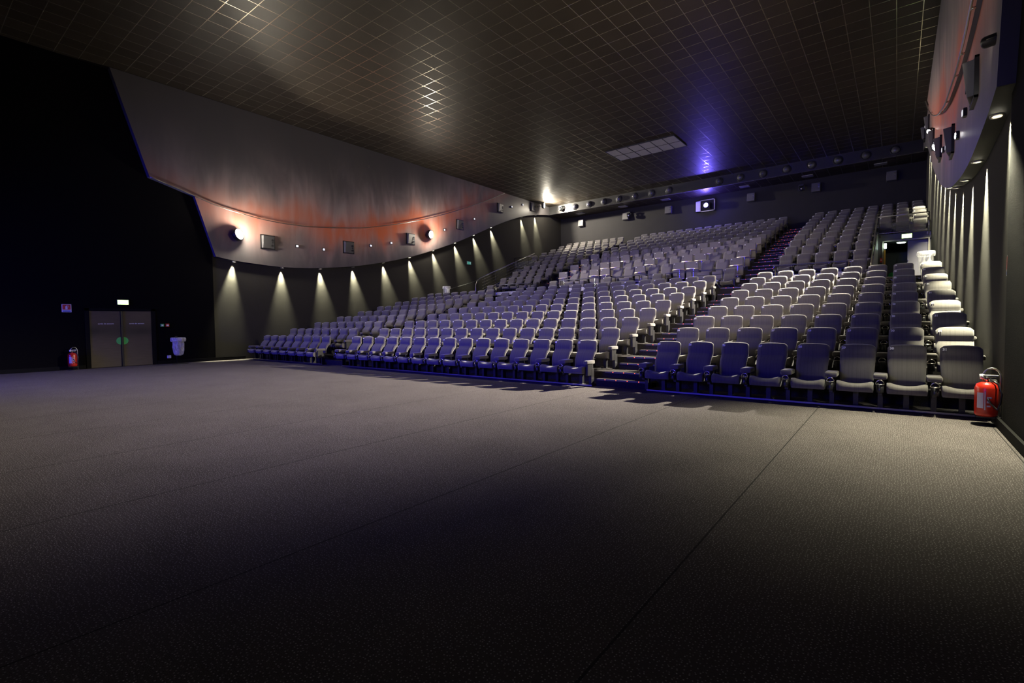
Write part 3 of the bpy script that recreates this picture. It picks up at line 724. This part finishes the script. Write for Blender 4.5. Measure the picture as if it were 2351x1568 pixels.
def make_cushion():
    # closed pad seen from the front: concave top edge
    bm = B(); nx = 12; top = []; bot = []
    prof = CUSH
    for j, (y, z) in enumerate(prof):
        r = []
        for i in range(nx+1):
            u = -1+2*i/nx; w = .375*U; x = u*w
            edge = max(0, abs(u)-.86)/.14
            dip = .085*U*(1-u*u)**1.0*(1 if j > 2 else .4 if j == 2 else 0)
            r.append(bm.verts.new((x*(1-.02*(j == 0)), y+edge*edge*.03*U, z-dip-edge*edge*.035*U*(1 if j > 2 else 0))))
        top.append(r)
    for i in range(nx+1): bot.append(bm.verts.new((top[0][i].co.x*.97, -.42*U, z0(-1.08))))
    def q(a, b, c, d):
        f = bm.faces.new((a, b, c, d)); f.smooth = True
    for j in range(len(prof)-1):
        for i in range(nx): q(top[j][i], top[j][i+1], top[j+1][i+1], top[j+1][i])
    for i in range(nx): q(top[-1][i], top[-1][i+1], bot[i+1], bot[i]); q(bot[i], bot[i+1], top[0][i+1], top[0][i])
    for s in (0, nx):
        bm.faces.new([top[j][s] for j in range(len(prof))]+[bot[s]])
    return mesh('seat_cushion', bm, 'fab')
me_cush = make_cushion()
def make_arm(w=.27, x=0.):
    bm = B(); box2(bm, ((x-w/2)*U, -.96*U, z0(-.72)), ((x+w/2)*U, -.40*U, z0(-.60)), bev=.018)
    for f in bm.faces: f.smooth = True
    return mesh('armrest', bm, 'fabp')
me_arm = make_arm(); me_arm_end = make_arm(.16)
def make_arm_frame():
    bm = B(); box2(bm, (-.045*U, -.86*U, z0(-1.12)), (.045*U, -.52*U, z0(-.70)), bev=.006)
    box2(bm, (-.05*U, -.62*U, z0(-1.46)), (.05*U, -.42*U, z0(-.9)))
    return mesh('arm_frame', bm, 'black')
me_armf = make_arm_frame()
def make_cup():
    bm = B(); c = (0, -1.02*U, 0)
    lathe(bm, [(.001, z0(-1.03)), (.042, z0(-1.03)), (.046, z0(-1.01)), (.047, z0(-.84)), (.042, z0(-.84)), (.040, z0(-.98)), (.001, z0(-.985))], c=c, seg=16)
    return mesh('cup_holder', bm, 'black')
me_cup = make_cup()
def make_ring():
    bm = B(); c = Vector((0, -1.02*U, z0(-.86)))
    tube(bm, [c+Vector((.05*math.cos(a), -.012, .02+.062*math.sin(a))) for a in [PI*k/10 for k in range(11)]], .006, 6)
    tube(bm, [c+Vector((.05*math.cos(a), .05*math.sin(a), .02)) for a in [2*PI*k/16 for k in range(17)]], .005, 6)
    return mesh('cup_ring', bm, 'chrome')
me_ring = make_ring()
def make_ped():
    bm = B(); box2(bm, (-.055*U, -.50*U, 0), (.055*U, -.36*U, z0(-1.06))); box2(bm, (-.13*U, -.56*U, 0), (.13*U, -.30*U, .012), bev=.003); box2(bm, (-.2*U, -.6*U, z0(-1.10)), (.2*U, -.3*U, z0(-1.05)))
    return mesh('pedestal', bm, 'black')
me_ped = make_ped()
LAB = (-.295*U, -.082*U, z0(-.015))
ROWN = {10: 'cross aisle'}
def seat_label(s, r, single=False):
    blk = 'left' if s < 9 else 'middle' if s < 24 else 'right'
    if r == 10: return 'lone grey cinema seat numbered %d beside the guard rails, in the cross aisle' % s
    if r == 1: rn = 'the front row'
    elif r <= 9: rn = 'the '+ORD[r]+' row from the front'
    else: rn = 'the '+ORD[r-10]+' row above the cross aisle'
    return 'grey fabric cinema seat numbered %d in %s, %s block' % (s, rn, blk)
def build_seat(s, r, end_right):
    x = slot_x(s); loc = W(x, row_y(r), row_fz(r))
    t = thing('cinema_chair', seat_label(s, r), 'seat', loc, 0, 'rows of numbered cinema seats')
    link('backrest', me_back, t); link('seat_cushion', me_cush, t); link('pedestal', me_ped, t)
    link('armrest', me_arm, t, (-.5*U, 0, 0)); link('arm_frame', me_armf, t, (-.5*U, 0, 0))
    c = link('cup_holder', me_cup, t, (-.5*U, 0, 0)); link('cup_ring', me_ring, c)
    n = link('seat_number', text_mesh(str(s), .052, .002, .0022), t, LAB, (PI/2-.42, 0, 0))
    if end_right:
        link('armrest', me_arm_end, t, (.435*U, 0, 0)); link('arm_frame', me_armf, t, (.435*U, 0, 0))
    return t
seats = []
for r in range(1, 10): seats += [(s, r) for s in range(1, 32)]
seats += [(23, 10), (18, 10), (14, 10), (9, 10), (4, 10), (28, 10)]
for r in range(11, 21):
    seats += [(s, r) for s in (range(4, 9) if r <= 15 else range(1, 9))]
    seats += [(s, r) for s in (range(24, 29) if r <= 15 else range(24, 32))]
    if r >= 15: seats += [(s, r) for s in range(9, 24)]
CAM = (-.8694, -15.6518, .7568)
yaw, pitch, roll = .6638, -.0396, -.0112
fwd = Vector((-math.sin(yaw)*math.cos(pitch), math.cos(yaw)*math.cos(pitch), math.sin(pitch)))
def depth(s, r): return (Vector((slot_x(s), row_y(r), row_lz(r)))-Vector(CAM)).dot(fwd)
seats.sort(key=lambda q: depth(*q))
near, far = seats[:300], seats[300:]
def is_end(s, r): return s in (8, 23, 31) or r == 10 or (s == 28 and r <= 15 and r > 10)
for s, r in near: build_seat(s, r, is_end(s, r))
# the remaining far seats, one mass
verts, faces, mids = [], [], []
def add_me(me, off, mi, rot=None):
    b = len(verts)
    for v in me.vertices:
        p = (rot @ v.co if rot is not None else v.co)+off
        verts.append(p[:])
    for p in me.polygons: faces.append([b+i for i in p.vertices]); mids.append(mi)
rx = Matrix.Rotation(PI/2-.42, 3, 'X')
for s, r in far:
    o = W(slot_x(s), row_y(r), row_fz(r)); a = o+Vector((-.5*U, 0, 0))
    add_me(me_back, o, 0); add_me(me_cush, o, 0); add_me(me_arm, a, 0); add_me(me_armf, a, 1); add_me(me_cup, a, 1); add_me(me_ring, a, 2); add_me(me_ped, o, 1)
    add_me(text_mesh(str(s), .052, .002, .0022), o+Vector(LAB), 3, rx)
    if is_end(s, r): add_me(me_arm_end, o+Vector((.435*U, 0, 0)), 0); add_me(me_armf, o+Vector((.435*U, 0, 0)), 1)
me = bpy.data.meshes.new('far_cinema_seats'); me.from_pydata(verts, [], faces)
for k in ('fabp', 'black', 'chrome', 'white'): me.materials.append(M[k])
me.polygons.foreach_set('material_index', mids); me.polygons.foreach_set('use_smooth', [True]*len(faces)); me.update()
o = link('far_cinema_seats', me); o['kind'] = 'stuff'; tag(o, 'mass of grey numbered cinema seats filling the highest and most distant rows', 'seats')

# ------------------------------------------------------------------ club loungers and side panels
CB = pr([(-.42, -1.0), (-.42, -.8), (-.38, -.6), (-.30, -.4), (-.2, -.2), (-.12, -.02), (-.05, .09), (.0, .12)])
bm = grid_pad(lambda t: (.70+.22*min(1, t*1.5)-(.14 if t > .97 else 0))*U, CB, .16*U, nx=10, round_=.05); me_cb = mesh('backrest', bm, 'club')
bm = B(); box2(bm, (-.43*U, -1.12*U, z0(-1.0)), (.43*U, -.3*U, z0(-.78)), bev=.03)
for f in bm.faces: f.smooth = True
me_cc = mesh('seat_cushion', bm, 'club')
bm = B(); box2(bm, (-.40*U, -1.10*U, z0(-1.28)), (.40*U, -1.02*U, z0(-1.02)), bev=.015); me_lr = mesh('leg_rest', bm, 'club')
bm = B(); prism(bm, [(-.17*U, z0(-.1)), (.17*U, z0(-.1)), (.20*U, z0(.15)), (-.20*U, z0(.15))], 'y', -.20*U, -.06*U); bmesh.ops.bevel(bm, geom=bm.edges[:], offset=.015, segments=2, affect='EDGES')
me_pl = mesh('pillow', bm, 'pillow')
bm = B(); box2(bm, (-.1*U, -.8*U, 0), (.1*U, -.35*U, z0(-1.0))); me_cf = mesh('base', bm, 'black')
bm = B(); box2(bm, (-.05*U, -.95*U, z0(-.75)), (.05*U, -.3*U, z0(-.65)), bev=.01); me_ca = mesh('armrest', bm, 'club')
PAT = {23: 'P', 22: 'L', 21: 'L', 20: 'P', 19: 'P', 18: 'L', 17: 'L', 16: 'P', 15: 'L', 14: 'L', 13: 'P', 12: 'P', 11: 'L', 10: 'L', 9: 'P'}
bm = B(); box2(bm, (-.43*U, -.42*U, z0(-1.06)), (.43*U, -.30*U, z0(.13)), bev=.02); me_pb = mesh('board', bm, 'club')
def half_table():
    bm = B(); pts = []
    for k in range(17):
        a = PI+PI*k/16; pts.append((.46*U*math.cos(a), -.42*U+.36*U*math.sin(a)))
    prism(bm, pts, 'z', z0(-.44), z0(-.405)); return mesh('table_top', bm, 'brass')
me_tt = half_table()
bm = B(); box2(bm, (-.40*U, -.45*U, z0(-1.08)), (.40*U, -.30*U, z0(-1.05))); me_bt = mesh('bottom_trim', bm, 'brass')
bm = B(); box2(bm, (-.3*U, -.38*U, 0), (.3*U, -.32*U, z0(-1.05))); me_bs = mesh('plinth', bm, 'black')
bm = B(); box2(bm, (.06*U, -.44*U, z0(-1.2)), (.11*U, -.40*U, z0(-.44))); me_bp = mesh('table_post', bm, 'chrome')
bm = B(); box2(bm, (-.05*U, -.435*U, z0(-.115)), (.05*U, -.42*U, z0(-.09))); me_hk = mesh('coat_hook', bm, 'black')
for r in range(11, 15):
    for s in range(9, 24):
        loc = W(slot_x(s), row_y(r), row_fz(r)); rn = ORD[r-10]+' row above the cross aisle'
        if PAT[s] == 'L':
            n = {22: 'first', 21: 'second', 18: 'third', 17: 'fourth', 15: 'fifth', 14: 'sixth', 11: 'seventh', 10: 'eighth'}[s]
            t = thing('club_lounger', 'wide club lounger with pillow, %s from the central stairs, %s' % (n, rn), 'lounge chair', loc, 0, 'club loungers with pillows')
            link('backrest', me_cb, t); link('seat_cushion', me_cc, t); link('leg_rest', me_lr, t); link('pillow', me_pl, t); link('base', me_cf, t)
            if s in (22, 18, 15, 11): link('armrest', me_ca, t, (-.5*U, 0, 0))
        else:
            n = {23: 'first', 20: 'second', 19: 'third', 16: 'fourth', 13: 'fifth', 12: 'sixth', 9: 'seventh'}[s]
            t = thing('club_side_panel', 'side panel with brass-edged table, %s from the central stairs, %s' % (n, rn), 'panel with table', loc, 0, 'side panels between the loungers')
            link('board', me_pb, t); link('table_top', me_tt, t); link('bottom_trim', me_bt, t); link('plinth', me_bs, t); link('table_post', me_bp, t); link('coat_hook', me_hk, t, ((-.3 if s in (23, 19, 13, 16) else .3)*U, 0, 0))
            for sx, num in (((-.31, s),) if s in (23, 19, 13) else ((-.31, s), (.31, s-1)) if s == 16 else ((.31, s),)):
                link('seat_number', text_mesh(str(num), .052, .002, .0022), t, (sx*U, -.43*U, z0(.02)), (PI/2, 0, 0))

# ------------------------------------------------------------------ stair nosing lights
def nosing(x0, x1, y, z, label, leds=3):
    t = thing('step_light', label, 'step light', W((x0+x1)/2, y, z), 0, 'red lights on the stair edges')
    w = (x1-x0)*U/2
    bm = B(); box2(bm, (-w, -.012, -.03), (w, .03, .004)); obj('nosing_strip', bm, 'plate', t)
    for k in range(leds):
        u = (-.66+1.32*k/(leds-1))*w
        bm = B(); box2(bm, (u-.007, -.016, -.016), (u+.007, -.01, -.002)); obj('led', bm, 'led', t)
n_ = 0
for ai, (x0, x1) in enumerate(AIS):
    an = 'central' if ai == 0 else 'narrow side'
    steps = [(-.15, ZF+.2)]
    for r in range(2, 21):
        dz = row_fz(r)-row_fz(r-1); h = .55 if r == 10 else .6
        steps += [(front[r]-h, row_fz(r)-dz/2), (front[r], row_fz(r))]
    for k, (y, z) in enumerate(steps):
        if ai == 1 and k % 2: continue
        nosing(x0+.06, x1-.06, y, z, 'strip of red step lights on the %s step of the %s stairs' % ((ORD[k+1] if k < 20 else 'twenty-'+ORD[k-19] if k < 29 else 'thirtieth' if k == 29 else 'thirty-'+ORD[k-29]), an), 4 if ai == 0 else 2)

# ------------------------------------------------------------------ rails
def rail(x0, x1, y, z_top, zf, posts, label, nm='guard_rail'):
    t = thing(nm, label, 'rail', W((x0+x1)/2, y, zf), 0, 'guard rails along the cross aisle')
    h = (z_top-zf)*U; w = (x1-x0)*U/2
    bm = B(); tube(bm, [(-w, 0, h-.03), (-w+.03, 0, h), (w-.03, 0, h), (w, 0, h-.03)], .021, 10); obj('handrail', bm, simple('rail_paint', (.10, .10, .13), .35, metal=.7) if 'rail_paint' not in bpy.data.materials else bpy.data.materials['rail_paint'], t)
    for p in posts:
        bm = B(); cyl(bm, ((p-(x0+x1)/2)*U, 0, h/2), .019, h, seg=10); obj('post', bm, 'chrome', t)
zf = row_fz(10)
rail(-14.0, -10.15, 19.1, 4.12, zf, (-14.0, -13.12, -12.15, -10.15), 'dark guard rail between the lone seats numbered 23 and 18')
rail(-17.94, -15.33, 19.1, 4.12, zf, (-17.94, -16., -15.33), 'dark guard rail between the lone seats numbered 18 and 14')
rail(-22.88, -19.3, 19.1, 4.14, zf, (-22.88, -21.1, -19.3), 'dark guard rail between the lone seats numbered 14 and 9')
rail(-29.83, -25.95, 19.1, 4.14, zf, (-29.83, -25.95), 'steel guard rail in front of the left upper block')
rail(-6.95, -3.15, 19.1, 4.1, zf, (-6.95, -3.15), 'dark guard rail in front of the right upper block')
# sloping handrail with wires beside the left upper block
def slope_rail(x, s, label):
    t = thing('stair_handrail', label, 'handrail', W(x, 19, row_fz(10)))
    o0 = W(x, 19, row_fz(10))
    P = [(18.95, row_fz(10)), (18.95, 4.3), (19.15, 4.65), (19.6, 4.98), (20.3, 5.25), (22.91, 6.2), (25.45, 7.1), (28.6, 8.22)]
    bm = B(); tube(bm, [W(x, y, z)-o0 for y, z in P], .022, 10); obj('handrail', bm, 'steel', t, smooth=True)
    def zr(y): return 5.25+(y-20.3)*(8.22-5.25)/8.3
    for y in (20.2, 21.9, 23.7, 25.5, 27.4):
        bm = B(); r = min(15, 11+int((y-19.5)/1.89)); tube(bm, [W(x, y, row_fz(r)-.1)-o0, W(x, y, zr(y))-o0], .017, 8); obj('post', bm, 'dark', t)
    for k in range(4):
        bm = B(); tube(bm, [W(x, 19.9, zr(19.9)-.28*(k+1))-o0, W(x, 28.6, zr(28.6)-.28*(k+1))-o0], .005, 6); obj('wire', bm, 'steel', t)
slope_rail(-32.2, 1, 'sloping steel handrail with wires beside the left upper block')
t = thing('stair_handrail', 'steel handrail rising beside the right upper block above the entrance', 'handrail', W(-2.1, 19.5, row_fz(11)))
o0 = W(-2.1, 19.5, row_fz(11))
bm = B(); tube(bm, [W(-2.1, y, z)-o0 for y, z in ((19.5, row_fz(11)), (19.5, 3.9), (20, 4.25), (28.7, 8.0))], .022, 10); obj('handrail', bm, 'steel', t, smooth=True)
for y, z in ((22, 5.1), (24.5, 6.2), (27, 7.25)):
    bm = B(); tube(bm, [W(-2.1, y, z-1.2)-o0, W(-2.1, y, z)-o0], .015, 8); obj('post', bm, 'dark', t)
t = thing('wall_handrail', 'dark handrail fixed to the left wall above the lower seats', 'handrail', W(XL+.15, 20, 5))
o0 = W(XL+.15, 20, 5)
bm = B(); tube(bm, [W(XL+.15, y, z)-o0 for y, z in ((18.0, 3.9), (21.47, 4.76), (25.66, 6.31), (28.9, 7.4))], .02, 8); obj('handrail', bm, 'dark', t, smooth=True)
for y, z in ((20, 4.39), (23.5, 5.5), (27, 6.76)):
    bm = B(); tube(bm, [W(XL, y, z-.05)-o0, W(XL+.15, y, z)-o0], .012, 6); obj('bracket', bm, 'dark', t)
# glass balustrades in front of the balcony seats
for k, side in (('R', 'right'), ('L', 'left')):
    x0, x1 = VX[k]; x0 += .1; x1 -= .1; zf_ = row_fz(16)
    t = thing('glass_balustrade', 'glass balustrade with steel rail above the entrance on the '+side+' side', 'balustrade', W((x0+x1)/2, 28.9, zf_))
    w = (x1-x0)/2*U
    bm = B(); tube(bm, [(-w, 0, 1.3*U), (w, 0, 1.3*U)], .022, 10); obj('handrail', bm, 'steel', t)
    bm = B(); box2(bm, (-w+.05, -.006, .08), (w-.12, .006, .5)); obj('glass_pane', bm, 'glass', t)
    bm = B(); box2(bm, (-w+.03, -.015, .05), (w-.05, .015, .08)); obj('bottom_rail', bm, 'chrome', t)
    for xx in (-w+.02, w-.02):
        bm = B(); tube(bm, [(xx, 0, -.15), (xx, 0, 1.3*U)], .02, 8); cyl(bm, (xx, 0.03, -.08), .07, .012, 'y', 20); obj('post', bm, 'dark' if xx < 0 else 'steel', t)

# ------------------------------------------------------------------ emergency door on the left
XD = XL+.07
t = thing('emergency_door', 'brushed metal double emergency door with green disc on the left wall', 'door', W(XD, -7.32, ZF), PI/2)
dw, dh = 1.4*U, 3.12*U
for s in (-1, 1):
    bm = B(); x0, x1 = (s*.06*U, s*dw); box2(bm, (min(x0, x1), -.0, .012), (max(x0, x1), .04, dh), bev=.003)
    lf = obj('door_leaf', bm, 'door', t)
    bm = B(); pts = [(s*.06*U+s*.002, .96*U*1+0-.0)]
    pts = [(s*(.065*U+.125*math.sin(PI*k/14)*1.05), 1.455*U+.13*math.cos(PI*k/14)) for k in range(15)]
    prism(bm, pts, 'y', -.006, -.001); obj('green_half_disc', bm, 'green', lf)
    link('lettering', text_mesh('sortie de secours', .062, .001, .0006), lf, (s*.70*U, -.004, 2.42*U), (PI/2, 0, 0))
bm = B(); box2(bm, (-.05*U, -.03, .01), (.05*U, .02, dh), bev=.004); obj('centre_post', bm, 'black', t)
bm = B()
for a, b in (((-dw-.12, -.02, 0), (-dw-.005, .04, dh+.09)), ((dw+.005, -.02, 0), (dw+.13, .04, dh+.09)), ((-dw-.12, -.02, dh+.01), (dw+.13, .04, dh+.09))): box2(bm, a, b)
obj('frame', bm, 'base', t)
def fire_sign(loc, rz, label, w=.24, h=.26):
    t = thing('fire_sign', label, 'sign', loc, rz)
    bm = B(); box2(bm, (-w/2, -.006, -h/2), (w/2, 0, h/2), bev=.002); obj('plate', bm, 'white', t)
    bm = B(); box2(bm, (-w*.42, -.009, -h*.18), (w*.42, -.006, h*.45)); rd = obj('red_field', bm, 'redv', t)
    bm = B(); box2(bm, (-w*.12, -.012, -h*.12), (w*.1, -.009, h*.24)); box2(bm, (-w*.03, -.012, h*.24), (w*.05, -.009, h*.34)); tube(bm, [(w*.03, -.011, h*.32), (w*.2, -.011, h*.3), (w*.22, -.011, h*.1)], .004, 6); obj('extinguisher_pictogram', bm, 'white', rd)
    bm = B(); box2(bm, (-w*.42, -.009, -h*.44), (w*.42, -.006, -h*.28)); obj('blue_field', bm, 'blue', t)
fire_sign(W(XD+.001, -9.63, 1.74), PI/2, 'red white and blue fire extinguisher sign on the dark wall beside the double door')
fire_sign(W(XR-.01, -1.78, 1.78), -PI/2, 'red and blue fire extinguisher sign high on the scalloped right wall')
def small_box(loc, rz, w, h, m1, m2, name, label, cat):
    t = thing(name, label, cat, loc, rz)
    bm = B(); box2(bm, (-w/2, -.05, -h/2), (w/2, 0, h/2), bev=.008); obj('case', bm, m1, t)
    bm = B(); box2(bm, (-w*.3, -.056, -h*.25), (w*.3, -.05, h*.25), bev=.003); obj('face', bm, m2, t)
small_box(W(XD-.008, -5.39, .79), PI/2, .11, .11, 'green', 'white', 'release_button', 'small green release button box beside the double door', 'button')
small_box(W(XD-.008, -5.13, .79), PI/2, .12, .12, 'red', 'white', 'fire_alarm', 'small red fire alarm box right of the green button box', 'fire alarm')
small_box(W(XD+.001, -5.10, -1.10), PI/2, .12, .10, 'white', 'white', 'power_outlet', 'pale power outlet low on the wall behind the bag stand', 'outlet')
small_box(W(XR-.01, 16.6, 8.05), -PI/2, .1, .28, 'white', 'white', 'wall_sensor', 'white rounded wall fixture on the far right wall', 'wall fixture')

# ------------------------------------------------------------------ fire extinguishers on stands
def extinguisher(loc, rz, label, k=1.):
    t = thing('fire_extinguisher', label, 'fire extinguisher', loc, rz)
    bm = B(); lathe(bm, [(.001, 0), (.095, 0), (.112, .02), (.115, .05), (.115, .36), (.10, .41), (.06, .44), (.025, .44), (.02, .46)], c=(0, 0, .12), seg=28); b = obj('cylinder', bm, 'red', t, smooth=True)
    bm = B()
    for a0, a1, z0_, z1_ in ((-2.5, -1.9, .23, .43), (-1.82, -1.72, .21, .45), (-1.62, -1.3, .30, .33), (-1.62, -1.2, .36, .38), (-1.62, -1.3, .25, .27)):
        n = 6; ring = []
        for q in range(n+1):
            a = a0+(a1-a0)*q/n; ring.append((bm.verts.new(((.1162)*math.cos(a), .1162*math.sin(a), z0_)), bm.verts.new((.1162*math.cos(a), .1162*math.sin(a), z1_))))
        for (p0, p1), (q0, q1) in zip(ring, ring[1:]): bm.faces.new((p0, q0, q1, p1))
    obj('printed_label', bm, simple('label_print', (.55, .5, .62), .5) if 'label_print' not in bpy.data.materials else bpy.data.materials['label_print'], b)
    bm = B(); cyl(bm, (0, 0, .60), .022, .06, seg=12); box2(bm, (-.03, -.02, .60), (.09, .02, .625), bev=.004); obj('valve', bm, 'chrome', t)
    bm = B(); box2(bm, (-.05, -.015, .64), (.11, .015, .655), bev=.004); tube(bm, [(-.045, 0, .60), (-.05, 0, .66)], .02, 10); obj('handle', bm, 'white', t)
    bm = B(); tube(bm, [(.03, -.03, .60), (.10, -.09, .55), (.13, -.11, .42), (.12, -.10, .30), (.09, -.105, .22), (.03, -.11, .30), (.0, -.115, .36)], .011, 8); obj('hose', bm, 'hose', t, smooth=True)
    bm = B(); arc = [(.135, .02, 0), (.135, .02, .50)]+[(.135-.085*(1-math.cos(a)), .02, .62+.12*math.sin(a)) for a in [PI*q/8 for q in range(9)]]+[(-.03, .02, .58)]
    tube(bm, arc, .012, 8); obj('stand_pole', bm, 'steel', t, smooth=True)
    bm = B(); lathe(bm, [(.001, 0), (.13, 0), (.13, .012), (.001, .02)], c=(-.01, .02, 0), seg=24); box2(bm, (-.1, -.06, .10), (.14, .06, .12)); obj('stand_base', bm, 'black', t)
    return t
extinguisher(W(.62, -1.5, ZF), 0, 'red fire extinguisher on a hooked steel stand beside the last front row seat')
extinguisher(W(XD+.32, -9.55, ZF), PI/2+PI*.0+.0, 'red fire extinguisher on a stand left of the brushed double door')

# ------------------------------------------------------------------ bin stands with clear bags
def bag_stand(loc, rz, label, seed):
    t = thing('bag_stand', label, 'trash bin', loc, rz, 'bin stands with clear bags')
    rr = random.Random(seed)
    bm = B(); tube(bm, [(0, .20, .02), (0, .20, 1.0)], .017, 8); obj('pole', bm, 'dark', t)
    bm = B(); prism(bm, [(-.26, -.14), (.26, -.14), (.05, .27), (-.05, .27)], 'z', 0, .02); obj('foot_plate', bm, 'dark', t)
    bm = B(); tube(bm, [(.2*math.cos(a), .19*math.sin(a), .95) for a in [2*PI*k/24 for k in range(25)]], .012, 8, cap=False); box2(bm, (-.04, .18, .92), (.04, .24, 1.02)); obj('ring', bm, 'dark', t)
    wv = [rr.uniform(-.06, .06) for _ in range(400)]
    bm = B(); prof = [(.001, .33), (.06, .31), (.115, .33), (.15, .39), (.165, .5), (.17, .62), (.175, .74), (.18, .82), (.195, .89), (.205, .94), (.207, .975), (.225, .972), (.24, .93), (.238, .86), (.225, .82)]
    lathe(bm, prof, seg=28, wob=lambda j, k: wv[(j*2+k*7) % 400]*(1.5 if 1 < j < 8 else .5)+.07*math.sin(k*1.9+j*.35)*(1 if j < 9 else .3))
    obj('bag', bm, 'bag', t, smooth=True)
bag_stand(W(-34.45, -4.85, ZF), PI/2, 'clear plastic bag stand in front of the dark wall beside the double door', 1)
bag_stand(W(-34.5, 17.4, row_fz(10)), PI/2, 'clear plastic bag stand against the left wall behind the lower seats', 2)
bag_stand(W(.26, 18.0, row_fz(10)), 0, 'brightly lit bag stand against the right wall in front of the entrance', 3)

# ------------------------------------------------------------------ camera, world, view
cam = bpy.data.cameras.new('camera'); co = bpy.data.objects.new('camera', cam); COL.objects.link(co)
r_ = Vector((math.cos(yaw), math.sin(yaw), 0)); u_ = r_.cross(fwd)
cr, sr = math.cos(roll), math.sin(roll)
rv, uv = cr*r_+sr*u_, -sr*r_+cr*u_
mw = Matrix(((rv.x, uv.x, -fwd.x, 0), (rv.y, uv.y, -fwd.y, 0), (rv.z, uv.z, -fwd.z, 0), (0, 0, 0, 1)))
co.matrix_world = Matrix.Translation(W(*CAM)) @ mw
cam.sensor_width = 36; cam.lens = 36*1130.69/2351; cam.clip_start = .05; cam.clip_end = 200
sc.camera = co
w = bpy.data.worlds.new('world'); sc.world = w; w.use_nodes = True
w.node_tree.nodes['Background'].inputs[0].default_value = (.02, .02, .03, 1); w.node_tree.nodes['Background'].inputs[1].default_value = .02
vs = sc.view_settings
vs.view_transform = 'Standard'; vs.look = 'None'; vs.gamma = 1; vs.use_curve_mapping = False; vs.exposure = 0
